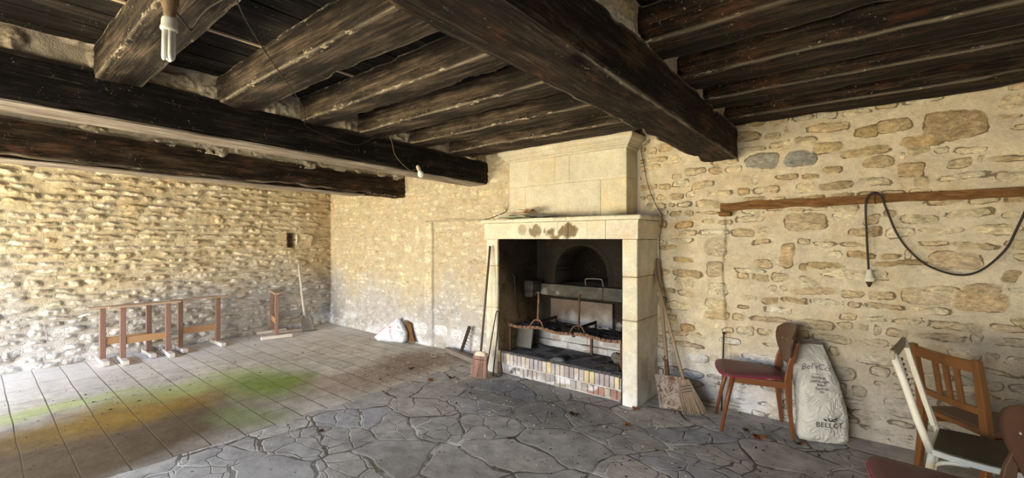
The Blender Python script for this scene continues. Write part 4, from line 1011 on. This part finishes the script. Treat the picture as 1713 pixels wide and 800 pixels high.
# ------------------------------------------------------------ sacks
def make_sack(name, loc, rz, prof, mat, label, H, seed, nrm=48, nz=64, wr=.010, hem=0.0):
    """prof rows: (height fraction, centre x, centre y, half width, half thickness); returns root and the surface function"""
    r = empty(name, loc, rz, label, 'sack')
    bs = [p[0] for p in prof]
    def ip(b, k): return float(np.interp(b, bs, [p[k] for p in prof]))
    def surf(th, b, off=0.0):
        cx, cy, hw, ht = ip(b, 1), ip(b, 2), ip(b, 3), ip(b, 4)
        c, s = math.cos(th), math.sin(th)
        q = Vector((c * 2.2, s * 1.5, b * 5 + seed))
        w1 = noise.noise(q * 1.2) * wr * 1.4 + abs(noise.noise(Vector((c * 3 + b * 3, s * 2, b * 9 + seed)))) * wr * 1.5 - abs(noise.noise(Vector((c * 1.6 - b * 2, s, b * 16 + seed * 2)))) * wr * 1.7
        fall = min(1, ht / .03)
        hw2 = hw + (w1 * .5) * fall; ht2 = ht + w1 * fall + off
        x = cx + hw2 * (abs(c) ** .85) * (1 if c >= 0 else -1); y = cy + ht2 * (abs(s) ** .8) * (1 if s >= 0 else -1)
        zz = H * b + .012 * noise.noise(Vector((x * 9, seed, 0))) * b
        return Vector((x, y, max(zz, .002)))
    bm = bmesh.new(); rings = []
    for j in range(nz + 1): rings.append([bm.verts.new(surf(2 * math.pi * k / nrm, j / nz)) for k in range(nrm)])
    for a, b in zip(rings, rings[1:]):
        for k in range(nrm): bm.faces.new((a[k], a[(k + 1) % nrm], b[(k + 1) % nrm], b[k]))
    bm.faces.new(rings[0][::-1]); bm.faces.new(rings[-1])
    fin('bag', bm, mat, r, smooth=True)
    return r, surf, ip
def sack_mat(name, a, b, sc=9):
    t = NT(name, .55, .35); v = t.map(); f = t.noise(v, sc, 6, .6, .8); w_ = t.noise(v, 5, 3, .5, 1.5)
    t.col(t.mix(f, a, b)); ww = t.node('ShaderNodeTexVoronoi', feature='DISTANCE_TO_EDGE'); 
    dm = t.node('ShaderNodeVectorMath', operation='MULTIPLY_ADD'); t.l.new(v, dm.inputs[0]); dm.inputs[1].default_value = (1, 1, 1)
    nn = t.node('ShaderNodeTexNoise'); t.l.new(v, nn.inputs['Vector']); nn.inputs['Scale'].default_value = 4
    t.l.new(nn.outputs['Color'], dm.inputs[2]); t.l.new(dm.outputs[0], ww.inputs['Vector']); ww.inputs['Scale'].default_value = 9
    t.bump(t.math('ADD', t.math('MULTIPLY', t.mr(ww.outputs['Distance'], 0, .25), .7), w_), .65, .009); return t.m
def print_text(root, surf, ip, H, text, cx, cz, size, mat, name, rot=0.0, shear=0.0, arc=0.0, ang=0.0):
    cu = bpy.data.curves.new('t', 'FONT'); cu.body = text; cu.size = size; cu.align_x = 'CENTER'; cu.shear = shear; cu.resolution_u = 3
    o = bpy.data.objects.new('t', cu); C.objects.link(o); dg = bpy.context.evaluated_depsgraph_get(); me = bpy.data.meshes.new_from_object(o.evaluated_get(dg)); bpy.data.objects.remove(o)
    bm = bmesh.new(); bm.from_mesh(me); bmesh.ops.triangulate(bm, faces=bm.faces[:]); bmesh.ops.subdivide_edges(bm, edges=[e for e in bm.edges if e.calc_length() > size * .15], cuts=2)
    for v in bm.verts:
        x, y = v.co.x, v.co.y; x, y = x * math.cos(ang) - y * math.sin(ang), x * math.sin(ang) + y * math.cos(ang)
        x += cx; y += cz - arc * (x - cx) ** 2
        b = min(1, max(0, y / H)); hw = ip(b, 3); a = max(-.97, min(.97, (x - ip(b, 1)) / hw))
        th = -math.acos(math.copysign(abs(a) ** (1 / .85), a)); v.co = surf(th, b, .003)
    return fin(name, bm, mat, root)
M_INK = plain('black_print', (.04, .04, .04), .7, .2, .1)
sp_ = [(0, 0, 0, .150, .045), (.05, 0, 0, .168, .068), (.3, .0, .015, .160, .075), (.6, -.02, .055, .150, .065), (.85, -.045, .10, .125, .04), (.96, -.055, .125, .110, .016), (1, -.058, .135, .104, .006)]
H1 = .69
sk, sf, ip = make_sack('paper_sack', (-.225, 3.965, 0), R(22), sp_, sack_mat('woven_white_sack', (.50, .49, .44), (.74, .72, .66)), 'tall creased off-white sack printed BELLOT leaning on the wall behind the red-seated chair', H1, 4, wr=.008)
print_text(sk, sf, ip, H1, 'BELLOT', .028, .125, .052, M_INK, 'brand_print')
print_text(sk, sf, ip, H1, '~~~~~', .028, .107, .022, M_INK, 'small_print'); print_text(sk, sf, ip, H1, '-----', .030, .094, .020, M_INK, 'small_print')
print_text(sk, sf, ip, H1, "Bel'vCo", -.035, .520, .058, plain('grey_print', (.16, .15, .14), .7), 'script_print', shear=.3, arc=1.5)
for i, (tx, sz) in enumerate((('---------', .026), ('Fruclinge', .027), ('micronegele', .026), ('Baise', .027), ('Barenje', .027), ('bfs', .026))):
    print_text(sk, sf, ip, H1, tx, -.020 + .003 * i, .478 - .024 * i, sz, M_INK, 'text_line')
# the leafy sprig above the name
bm = bmesh.new()
for k, (x, z, a) in enumerate(((-.028, .180, 2.3), (-.012, .186, 1.9), (.006, .183, .9), (.020, .190, .5), (.034, .186, .2), (.046, .192, .7), (-.003, .174, .1), (.016, .176, .1))):
    n = 8; vs = []
    for i in range(n):
        t = 2 * math.pi * i / n; lx = .011 * math.cos(t); lz = .0042 * math.sin(t)
        X = .026 + x + lx * math.cos(a) - lz * math.sin(a); Z = z + lx * math.sin(a) + lz * math.cos(a)
        b = Z / H1; th = -math.acos(max(-.99, min(.99, (X - ip(b, 1)) / ip(b, 3)))); vs.append(bm.verts.new(sf(th, b, .003)))
    bm.faces.new(vs)
fin('leaf_emblem', bm, M_INK, sk)
bm = bmesh.new(); tube(bm, [sf(-math.pi + math.pi * k / 14, 1.0, .004) + Vector((0, 0, .004)) for k in range(15)], .008, 6); fin('rolled_edge', bm, plain('sack_hem', (.20, .15, .11), .9), sk, smooth=True)

wp = [(0, .03, 0, .25, .06), (.12, .03, 0, .285, .10), (.35, .07, .01, .245, .10), (.6, .105, .03, .165, .075), (.85, .105, .05, .065, .04), (1, .115, .06, .03, .012)]
ws, wf, wip = make_sack('plastic_sack', (-5.43, 3.865, 0), R(14), wp, sack_mat('blue_white_plastic', (.70, .76, .86), (.86, .90, .96), 6), 'slumped white plastic sack with red print lying against the far wall', .33, 9, wr=.016)
M_REDP = plain('red_print', (.70, .13, .20), .6, .2, .2)
print_text(ws, wf, wip, .33, 'Mannn', .075, .13, .075, M_REDP, 'red_lettering', shear=.4, ang=-1.05)
bm = bmesh.new(); tube(bm, [wf(math.pi + .10, b, .004) for b in (.25, .4, .55, .7, .85, .97)], .006, 6); fin('red_seam', bm, M_REDP, ws, smooth=True)
bm = bmesh.new()  # thin dark brown piece behind the slumped sack
g = []
for j in range(9):
    for i in range(5):
        u = i / 4; v = j / 8; g.append(bm.verts.new((-5.24 + .14 * u + .13 * (1 - v), 3.985 + .015 * math.sin(u * 3 + v * 4) + .03 * v, .012 + .30 * v - .04 * u * v)))
for j in range(8):
    for i in range(4): bm.faces.new((g[j * 5 + i], g[j * 5 + i + 1], g[(j + 1) * 5 + i + 1], g[(j + 1) * 5 + i]))
o = fin('brown_piece', bm, plain('dark_brown_piece', (.17, .085, .035), .8, .2, .35, 12), smooth=True); s = o.modifiers.new('t', 'SOLIDIFY'); s.thickness = .006
tag(o, 'thin dark brown piece standing between the slumped sack and the wall', 'paper')  # a dark brown piece; not known to be paper

# ------------------------------------------------------------ chairs
M_TEAK = m_wood('varnished_beech', (.10, .035, .013), (.23, .088, .034), ax=2, rough=.38); M_TEAKX = m_wood('varnished_beech_rail', (.11, .04, .014), (.25, .10, .038), ax=0, rough=.38)
M_PLY = m_wood('dark_veneer', (.045, .022, .013), (.12, .060, .035), ax=1, rough=.35)
M_RED = plain('burgundy_vinyl', (.13, .038, .050), .5, .4, .15, 25, bump=.1)
M_PLUG = plain('grey_plug', (.36, .32, .28), .5)
def red_chair(loc, rz, label, M_TEAK=M_TEAK, M_TEAKX=M_TEAKX):
    r = empty('red_seat_chair', loc, rz, label, 'chair', None)
    # seat: domed pad, wide at the front and narrowing to the back
    out = spline([(-.20, 0, 0), (-.195, .10, 0), (-.16, .145, 0), (.0, .19, 0), (.15, .222, 0), (.215, .215, 0), (.25, .15, 0), (.262, 0, 0)], 5)
    pts = [(p.x, p.y) for p in out] + [(p.x, -p.y) for p in out[::-1][1:-1]]
    def pad(sc_, z, bm): return [bm.verts.new((.03 + (x - .03) * sc_, y * sc_, z(x) if callable(z) else z)) for x, y in pts]
    bm = bmesh.new(); tl = lambda z: (lambda x: z + .03 * (x) * .6)
    rs = [pad(.94, tl(.435), bm), pad(1.0, tl(.441), bm), pad(1.0, tl(.452), bm), pad(.97, tl(.462), bm), pad(.8, tl(.472), bm), pad(.4, tl(.477), bm)]
    for a, b in zip(rs, rs[1:]):
        for k in range(len(pts)): bm.faces.new((a[k], a[(k + 1) % len(pts)], b[(k + 1) % len(pts)], b[k]))
    bm.faces.new(rs[0][::-1]); bm.faces.new(rs[-1]); seat_ = fin('seat', bm, M_RED, r, smooth=True)
    bm = bmesh.new(); tube(bm, [(x * 1.003, y * 1.006, .441 + .018 * x) for x, y in pts] + [(pts[0][0], pts[0][1], .441 + .018 * pts[0][0])], .004, 6, cap=False); fin('piping', bm, plain('bright_red_piping', (.36, .03, .08), .4), seat_, smooth=True)
    # legs
    for s in (-1, 1):
        bm = bmesh.new(); tube(bm, [(.245, s * .175, 0), (.195, s * .150, .25), (.155, s * .135, .435)], [.0115, .017, .020], 12); fin('front_leg', bm, M_TEAK, r, smooth=True)
        bm = bmesh.new()
        P = [(-.245, 0, .022, .024), (-.225, .20, .032, .026), (-.215, .36, .046, .027), (-.213, .44, .050, .027), (-.228, .55, .040, .025), (-.262, .66, .032, .023), (-.285, .725, .024, .020)]
        P = [(q[0], q[1], q[2], q[3]) for q in P]; prev = None
        for x, z, wd, th in P:
            ring = [bm.verts.new((x + a * wd / 2, s * .165 * (1 - .1 * z) + b * th / 2, z)) for a, b in ((-1, -1), (1, -1), (1, 1), (-1, 1))]
            if prev:
                for k in range(4): bm.faces.new((prev[k], prev[(k + 1) % 4], ring[(k + 1) % 4], ring[k]))
            else: bm.faces.new(ring[::-1])
            prev = ring
        bm.faces.new(prev); fin('back_leg', bm, M_TEAK, r, bevel=.005)
        bm = bmesh.new(); bar(bm, (.165, s * .135, .405), (-.215, s * .158, .395), .024, .052); fin('side_rail', bm, M_TEAKX, r, bevel=.004)
    bm = bmesh.new(); bar(bm, (.155, -.13, .405), (.155, .13, .405), .022, .05); fin('cross_rail', bm, M_TEAK, r, bevel=.003)
    bm = bmesh.new(); bar(bm, (-.205, -.15, .39), (-.205, .15, .39), .022, .05); fin('cross_rail', bm, M_TEAK, r, bevel=.003)
    # backrest: bent plywood shield
    bm = bmesh.new(); nz, ny = 18, 18; g = []
    for j in range(nz + 1):
        v = j / nz; z = .53 + .29 * v
        hw = .225 * (math.sin(math.pi * min(1, (v * .62 + .06))) ** .75) * (1 - max(0, v - .80) ** 2 * 9)
        for i in range(ny + 1):
            u = i / ny * 2 - 1; y = hw * u; x = -.262 - .16 * (z - .62) + 1.1 * y * y
            g.append(bm.verts.new((x, y, z + (.012 * (1 - u * u) if v > .9 else 0))))
    for j in range(nz):
        for i in range(ny): bm.faces.new((g[j * (ny + 1) + i], g[j * (ny + 1) + i + 1], g[(j + 1) * (ny + 1) + i + 1], g[(j + 1) * (ny + 1) + i]))
    o = fin('backrest', bm, M_PLY, r, smooth=True); m = o.modifiers.new('t', 'SOLIDIFY'); m.thickness = .013; m.offset = 0; o['label'] = 'curved dark plywood backrest'
    for y in (-.13, -.06, .06, .13):
        bm = bmesh.new(); z = .70; x = -.262 - .16 * (z - .62) + 1.1 * y * y + .009; lump(bm, (x, y, z), .004, .007, .007, 1, 0, 2)
        fin('screw_plug', bm, M_PLUG, o, smooth=True)
    return r
red_chair((-.682, 3.925, 0), R(200), 'brown wooden chair with burgundy seat in front of the printed sack')
red_chair((.295, 2.53, 0), R(191), 'brown wooden chair with burgundy seat at the right edge, cut off below', m_wood('shaded_wood', (.04, .022, .014), (.12, .065, .036), ax=2, rough=.6), m_wood('shaded_rail', (.04, .022, .014), (.12, .065, .036), ax=0, rough=.6))  # same chair with darkened wood: shade of this corner painted in

M_HONEY = m_wood('honey_oak', (.10, .042, .013), (.25, .108, .033), ax=2, rough=.4); M_HONEYY = m_wood('honey_oak_rail', (.10, .042, .013), (.25, .108, .033), ax=1, rough=.4)
M_SEATD = plain('worn_brown_seat', (.13, .075, .045), .5, .35, .3, 10)
def slat_chair(loc, rz, label):
    r = empty('slat_back_chair', loc, rz, label, 'chair')
    H = .845; w_ = .195
    for s in (-1, 1):
        bm = bmesh.new(); P = [(-.03, 0, .030), (.0, .25, .036), (.005, .43, .040), (-.015, .62, .038), (-.05, H - .01, .034), (-.052, H, .030)]; prev = None
        for x, z, t in P:
            ring = [bm.verts.new((x + a * t / 2, s * w_ + b * t * .55, z)) for a, b in ((-1, -1), (1, -1), (1, 1), (-1, 1))]
            if prev:
                for k in range(4): bm.faces.new((prev[k], prev[(k + 1) % 4], ring[(k + 1) % 4], ring[k]))
            else: bm.faces.new(ring[::-1])
            prev = ring
        bm.faces.new(prev); fin('back_stile', bm, M_HONEY, r, bevel=.006)
        bm = bmesh.new(); tube(bm, [(.37, s * .16, 0), (.345, s * .155, .42)], [.014, .019], 10); fin('front_leg', bm, M_HONEY, r, smooth=True)
        bm = bmesh.new(); bar(bm, (0, s * .18, .385), (.345, s * .155, .385), .02, .045); fin('side_rail', bm, M_HONEY, r, bevel=.003)
    def crail(name, z, ht, dx, cur):
        bm = bmesh.new(); prev = None
        for k in range(13):
            y = -w_ + 2 * w_ * k / 12; x = dx - cur * (1 - (y / w_) ** 2)
            ring = [bm.verts.new((x + a * .011, y, z + b * ht / 2)) for a, b in ((-1, -1), (1, -1), (1, 1), (-1, 1))]
            if prev:
                for q in range(4): bm.faces.new((prev[q], prev[(q + 1) % 4], ring[(q + 1) % 4], ring[q]))
            else: bm.faces.new(ring[::-1])
            prev = ring
        bm.faces.new(prev); fin(name, bm, M_HONEYY, r, bevel=.004)
    crail('top_rail', .800, .062, -.042, .020); crail('lower_rail', .555, .038, -.006, .014)
    for y in (-.085, -.02, .045) :
        bm = bmesh.new(); bar(bm, (-.020, y, .56), (-.058, y, .79), .034, .012, up=(1, 0, 0)); fin('slat', bm, M_HONEY, r, bevel=.002)
    out = [(0, -.185), (.02, -.20), (.20, -.205), (.32, -.18), (.385, -.11), (.40, 0), (.385, .11), (.32, .18), (.20, .205), (.02, .20), (0, .185)]
    bm = bmesh.new(); a = [bm.verts.new((x, y, .42)) for x, y in out]; b = [bm.verts.new((x, y, .447)) for x, y in out]
    for k in range(len(out)): bm.faces.new((a[k], a[(k + 1) % len(out)], b[(k + 1) % len(out)], b[k]))
    bm.faces.new(a[::-1]); bm.faces.new(b); seat_ = fin('seat', bm, M_HONEYY, r, bevel=.006)
    bm = bmesh.new(); a = [bm.verts.new((.2 + (x - .2) * .86, y * .86, .447)) for x, y in out]; b = [bm.verts.new((.2 + (x - .2) * .84, y * .84, .451)) for x, y in out]
    for k in range(len(out)): bm.faces.new((a[k], a[(k + 1) % len(out)], b[(k + 1) % len(out)], b[k]))
    bm.faces.new(b); fin('seat_panel', bm, M_SEATD, seat_)
slat_chair((.415, 3.60, 0), math.atan2(.59, .81), 'honey-brown slat-back chair facing the wall behind the white-framed chair')

M_WP = plain('chipped_white_paint', (.80, .77, .64), .5, .3, .10, 30, bump=.3)
def white_chair(loc, rz, label):
    r = empty('white_frame_chair', loc, rz, label, 'chair')
    for s in (-1, 1):
        bm = bmesh.new(); tube(bm, [(.03, s * .17, .43), (-.02, s * .173, .58), (-.065, s * .175, .74), (-.115, s * .178, .90 if s < 0 else .925)], .017 if s < 0 else .015, 10); fin('back_stile', bm, M_WP, r, smooth=True)
        bm = bmesh.new(); tube(bm, spline([(.035, s * .17, .44), (.01, s * .172, .25), (-.03, s * .175, 0)], 4), [.017] * 8 + [.013], 10); fin('back_leg', bm, M_WP, r, smooth=True)
        bm = bmesh.new(); tube(bm, [(.35, s * .15, .43), (.385, s * .17, 0)], [.017, .013], 10); fin('front_leg', bm, M_WP, r, smooth=True)
        bm = bmesh.new(); tube(bm, spline([(.0, s * .172, .30), (.03, s * .165, .36), (.08, s * .16, .395), (.16, s * .155, .41)], 5), .010, 8); fin('bent_brace', bm, M_WP, r, smooth=True)
    bm = bmesh.new(); bar(bm, (-.115, -.20, .895), (-.115, .19, .905), .022, .05); fin('top_rail', bm, plain('worn_top_rail', (.36, .31, .22), .6, .2, .3, 20), r, bevel=.006)
    bm = bmesh.new(); rng = random.Random(3)
    for k in range(15):
        t = k / 14; z = .50 + .36 * t; x = -.0 - .10 * (z - .47) / .43 * 1.0
        bar(bm, (x + .0, -.150, z), (x + .006, -.138 + rng.uniform(0, .012), z + .012), .012, .008)
    fin('torn_webbing', bm, plain('old_webbing', (.12, .09, .06), .9), r)
    for s in (-1, 1):
        bm = bmesh.new(); bar(bm, (.01, s * .153, .47), (-.098, s * .156, .88), .010, .02); fin('inner_strip', bm, M_WP, r)
    out = [(0.02, -.18), (.10, -.205), (.22, -.21), (.33, -.19), (.41, -.12), (.435, 0), (.41, .12), (.33, .19), (.22, .21), (.10, .205), (.02, .18)]
    P2 = [(p.x, p.y) for p in spline([(x, y, 0) for x, y in out], 4)]
    for nm, sc_, z0, z1, mt in (('seat_rim', 1.0, .425, .452, M_WP), ('seat', .93, .447, .458, plain('dark_worn_seat', (.055, .042, .028), .6, .25, .3, 12))):
        bm = bmesh.new(); a = [bm.verts.new((.22 + (x - .22) * sc_, y * sc_, z0)) for x, y in P2]; b = [bm.verts.new((.22 + (x - .22) * sc_, y * sc_, z1)) for x, y in P2]
        for k in range(len(P2)): bm.faces.new((a[k], a[(k + 1) % len(P2)], b[(k + 1) % len(P2)], b[k]))
        bm.faces.new(a[::-1]); bm.faces.new(b); fin(nm, bm, mt, r, bevel=.004)
white_chair((.275, 3.18, 0), R(-10), 'white-painted chair with a dark seat and chipped leaning back, seen from its side')

# ------------------------------------------------------------ on the walls
def lintel_batten():
    bm = bmesh.new(); n = 60; prev = None
    for k in range(n + 1):
        x = -.975 + 2.6 * k / n; zc = 1.785 + .018 * k / n * 1.4 + .004 * noise.noise(Vector((x * 3, 0, 0)))
        h0 = (.036 - .010 * k / n) * (1 + .35 * noise.noise(Vector((x * 6, 3, 0)))); h1 = (.036 - .010 * k / n) * (1 + .3 * noise.noise(Vector((x * 5, 7, 0))))
        ring = [bm.verts.new((x, y, z)) for y, z in ((4.165 + .004 * noise.noise(Vector((x * 9, 1, 1))), zc - h0), (4.165, zc + h1), (4.24, zc + h1), (4.24, zc - h0))]
        if prev:
            for q in range(4): bm.faces.new((prev[q], prev[(q + 1) % 4], ring[(q + 1) % 4], ring[q]))
        else: bm.faces.new(ring)
        prev = ring
    bm.faces.new(prev)
    t = NT('brown_lintel_wood', .8, .2); f = t.noise(t.map((2, 12, 12)), 4, 6, .7)
    t.col(t.ramp(f, [(.35, (.10, .045, .015)), (.6, (.24, .12, .04)), (.75, (.42, .28, .13))])); t.bump(f, .6, .006)
    tag(fin('timber_lintel', bm, t.m, bevel=.003), 'thin brown timber lintel built into the right-hand stone wall', 'lintel')
    bm = bmesh.new(); box(bm, -.985, -.885, 4.14, 4.24, 1.700, 1.742)
    for v in bm.verts: v.co += Vector((0, 0, .01 * noise.noise(v.co * 20)))
    tag(fin('lintel_wedge', bm, t.m, bevel=.01), 'small dark wooden wedge under the left end of the timber lintel', 'wedge')
lintel_batten()

M_CABLE = plain('black_cable', (.035, .028, .022), .6, .3)
cr = empty('hanging_cable', (.08, 4.13, 1.83), label='thick dark cable looped over the timber lintel, one end hanging with a lampholder', cat='cable')
pts = [(.045, 4.15, 1.271), (.035, 4.15, 1.5), (.028, 4.15, 1.744), (.041, 4.135, 1.815), (.079, 4.13, 1.838), (.112, 4.135, 1.818), (.142, 4.15, 1.725), (.2, 4.15, 1.543), (.27, 4.15, 1.416), (.365, 4.15, 1.314), (.502, 4.15, 1.259), (.612, 4.15, 1.292), (.718, 4.15, 1.423), (.769, 4.15, 1.557), (.830, 4.15, 1.76), (.87, 4.16, 1.95), (.89, 4.16, 2.2), (.90, 4.14, 2.46)]
bm = bmesh.new(); tube(bm, [Vector(p) - cr.location for p in spline(pts, 6)], .0068, 8); fin('flex', bm, M_CABLE, cr, smooth=True)
bm = bmesh.new(); tube(bm, spline([(.0, .04, .02), (.0, .0, .01), (.0, -.015, .0), (.0, -.01, -.06), (.008, -.005, -.075)], 4), .003, 6); fin('nail', bm, M_IRON, cr, smooth=True)
lh = empty('lampholder', (.048, 4.15, 1.275), label='white porcelain lampholder hanging on the end of the looped cable', cat='lampholder')
bm = bmesh.new(); lathe(bm, [(.008, .002), (.014, -.004), (.016, -.02), (.024, -.045), (.026, -.055), (.034, -.062), (.036, -.085), (.030, -.088)]); fin('cap', bm, plain('old_porcelain', (.72, .68, .56), .35, .5, .12, 30), lh, smooth=True)
bm = bmesh.new(); lathe(bm, [(.020, -.086), (.018, -.10), (.008, -.125), (.003, -.13)]); fin('contact', bm, plain('dark_brown_contact', (.05, .03, .02), .5), lh, smooth=True)

def wire(label, pts, r=.0025, mat=None, name='wire'):
    bm = bmesh.new(); tube(bm, spline(pts, 6), r, 6); return tag(fin(name, bm, mat or M_CABLE, smooth=True), label, 'wire')
wire('thin wire running down the wall beside the hood to behind the long tools', [(-1.63, 4.165, 2.46), (-1.665, 4.15, 2.43), (-1.697, 4.155, 2.392), (-1.675, 4.165, 2.25), (-1.63, 4.165, 2.03), (-1.56, 4.165, 1.85), (-1.500, 4.165, 1.745), (-1.485, 4.155, 1.70), (-1.515, 4.16, 1.5), (-1.513, 4.16, 1.32)], .0035)
wire('brown wire drooping across the ceiling joists and over the soot-black beam', [(-1.80, .60, 2.46), (-1.93, .665, 2.44), (-2.129, .786, 2.44), (-2.433, 1.0, 2.44), (-2.963, 1.39, 2.44), (-3.35, 1.62, 2.45), (-3.59, 1.74, 2.44), (-3.605, 1.90, 2.40), (-3.595, 2.08, 2.36), (-3.60, 2.24, 2.37), (-3.56, 2.37, 2.45), (-3.52, 2.50, 2.475)], .0035)
wire('black wire between the joist over the compact bulb and the main beam', [(-2.13, .50, 2.42), (-2.20, .56, 2.40), (-2.27, .60, 2.41), (-2.20, .62, 2.46), (-2.05, .64, 2.475), (-1.6, .72, 2.47), (-1.16, .80, 2.42)], .004)

hb = empty('hanging_bulb', (-3.50, 2.50, 2.47), label='small white bulb hanging crooked on a thin wire beside the soot-black beam', cat='light bulb')
bm = bmesh.new(); tube(bm, spline([(0, 0, 0), (0, .03, -.06), (0, .055, -.15), (.0, .13, -.225), (0, .24, -.285), (0, .30, -.27), (0, .335, -.245)], 5), .0022, 6); fin('flex', bm, plain('grey_flex', (.25, .20, .14), .7), hb, smooth=True)
Mb = Matrix.Translation((0, .335, -.235)) @ Matrix.Rotation(R(28), 4, 'X')
bm = bmesh.new(); lathe(bm, [(.010, .012), (.018, .0), (.020, -.02), (.018, -.045)], Mb); fin('holder', bm, plain('cream_holder', (.55, .48, .36), .5), hb, smooth=True)
bm = bmesh.new(); lathe(bm, [(.014, -.043), (.020, -.055), (.030, -.072), (.033, -.088), (.028, -.106), (.014, -.118), (.003, -.121)], Mb); fin('bulb', bm, plain('opal_glass', (.85, .84, .78), .25, .5, .03, bump=0), hb, smooth=True)

cf = empty('compact_bulb', (-2.11, .484, 2.20), label='large white compact fluorescent bulb hanging under the nearest left joist', cat='light bulb')
M_CFW = plain('cfl_white_plastic', (.66, .65, .58), .4, .4, .05, bump=0)
T = Matrix.Rotation(R(5), 4, 'Y')
for k in range(3):
    a = 2 * math.pi * k / 3 + .5; u = Vector((math.cos(a), math.sin(a), 0)); v = Vector((-math.sin(a), math.cos(a), 0))
    c = u * .0145
    p = [c - v * .008 + Vector((0, 0, .115)), c - v * .008 + Vector((0, 0, .02)), c - v * .006 + Vector((0, 0, .006)), c + Vector((0, 0, .001)), c + v * .006 + Vector((0, 0, .006)), c + v * .008 + Vector((0, 0, .02)), c + v * .008 + Vector((0, 0, .115))]
    bm = bmesh.new(); tube(bm, [T @ q for q in p], .0068, 10); fin('tube', bm, plain('cfl_tube_glass', (.78, .78, .72), .2, .5, .03, bump=0), cf, smooth=True)
bm = bmesh.new(); lathe(bm, [(.026, .110), (.029, .114), (.029, .122), (.026, .128), (.0255, .150), (.022, .160), (.016, .166)], T); fin('ballast', bm, M_CFW, cf, smooth=True)
bm = bmesh.new(); lathe(bm, [(.017, .164), (.020, .17), (.021, .19), (.026, .205), (.030, .215), (.030, .255), (.026, .28)], T); fin('socket', bm, plain('brass_and_wood', (.17, .115, .06), .6, .3, .7, 60), cf, smooth=True)

# ------------------------------------------------------------ dry leaves, grit and plaster crumbs on the floor
M_LEAF = plain('dry_leaf', (.24, .10, .045), .8, .2, .4, 40); M_LEAFD = plain('dark_leaf', (.09, .05, .03), .8, .2, .4, 40)
LV = [(-1.91, 3.223, .045, M_LEAFD, 'dark curled dry leaf on the paving in front of the hearth right half'), (-1.473, 3.299, .040, M_LEAF, 'orange-brown dry leaf on the paving in front of the right jamb'),
      (-.60, 3.72, .060, M_LEAF, 'large crumpled brown dry leaf under the red-seated chair'), (-.70, 3.79, .035, M_LEAFD, 'small brown dry leaf just behind the crumpled one under the chair'),
      (-.355, 3.80, .040, M_LEAFD, 'dark dry leaf at the foot of the printed sack'), (-1.546, 3.655, .035, M_LEAF, 'reddish dry leaf at the foot of the right jamb'),
      (-3.45, 3.255, .04, M_LEAFD, 'dark dry leaf left of the red-brown broom'), (-3.554, 3.048, .045, M_LEAF, 'brown dry leaf on the edge between flagstones and paving'), (-2.062, 2.544, .025, M_LEAFD, 'tiny black leaf alone in the middle of the paving'),
      (-3.281, 1.71, .03, M_LEAFD, 'small dark leaf on the paving near the flagstone edge'), (-4.054, 3.19, .04, M_LEAFD, 'dark dry leaf on the brown flagstones before the spiked bar')]
for k, (x, y, s_, m, lab) in enumerate(LV):
    bm = bmesh.new(); n = 10; g = []
    for j in range(n + 1):
        for i in range(n + 1):
            u = i / n * 2 - 1; v = j / n * 2 - 1; rr = 1 - .35 * abs(math.sin(3 * math.atan2(v, u + .001)))
            X = u * s_ * rr; Y = v * s_ * .7 * rr; Z = .006 + s_ * .5 * abs(noise.noise(Vector((u * 1.7, v * 1.7, k * 3.3)))) + s_ * .35 * (abs(u) ** 2)
            g.append(bm.verts.new((X, Y, Z)))
    for j in range(n):
        for i in range(n): bm.faces.new((g[j * (n + 1) + i], g[j * (n + 1) + i + 1], g[(j + 1) * (n + 1) + i + 1], g[(j + 1) * (n + 1) + i]))
    mn = min(v.co.z for v in bm.verts)
    for v in bm.verts: v.co.z -= mn - .001
    o = fin('dry_leaf', bm, m, smooth=True); o.location = (x, y, -.004); o.rotation_euler = (0, 0, k * 1.7)
    sm = o.modifiers.new('t', 'SOLIDIFY'); sm.thickness = .0015; tag(o, lab, 'leaf', 'dry leaves scattered on the floor')
def scatter(name, n, areas, r0, r1, mat, label, seed, cat):
    rng = random.Random(seed); bm = bmesh.new()
    for i in range(n):
        a = rng.choice(areas); x = rng.gauss(a[0], a[2]); y = rng.gauss(a[1], a[3]); r = rng.uniform(r0, r1) * (1.8 if rng.random() < .08 else 1)
        if x < -7.3 or y > (4.0 if x < -3.4 else 3.66 if x < -1.5 else 4.1) or y < .1: continue
        q = bmesh.ops.create_icosphere(bm, subdivisions=1, radius=1)['verts']; an = rng.uniform(0, 6.28); e = rng.uniform(.8, 2.6)
        for v in q:
            X = v.co.x * r * e; Y = v.co.y * r; v.co = Vector((x + X * math.cos(an) - Y * math.sin(an), y + X * math.sin(an) + Y * math.cos(an), -.003 + (v.co.z * .5 + .4) * r)) 
    tag(fin(name, bm, mat), label, cat, kind='stuff')
AL = [(-2.6, 3.2, .7, .35), (-1.5, 3.0, .8, .6), (-2.5, 2.0, 1.2, .9), (-4.2, 3.3, .35, .45), (-5.2, .9, .8, .5), (-.8, 3.4, .7, .4), (-5.5, 2.2, 1.2, 1.0)]
scatter('grit', 1500, AL, .002, .0055, plain('dark_grit', (.045, .035, .028), .9), 'dark soil and soot grit scattered over the whole floor', 6, 'grit')
scatter('plaster_crumbs', 260, [(-4.3, 3.0, .22, .28), (-4.25, 3.6, .2, .25), (-2.8, 3.2, .6, .4), (-1.8, 3.1, .6, .4)], .002, .006, plain('pale_crumb', (.62, .60, .56), .9), 'pale plaster crumbs sprinkled on the brown flagstones by the spiked bar', 8, 'crumbs')
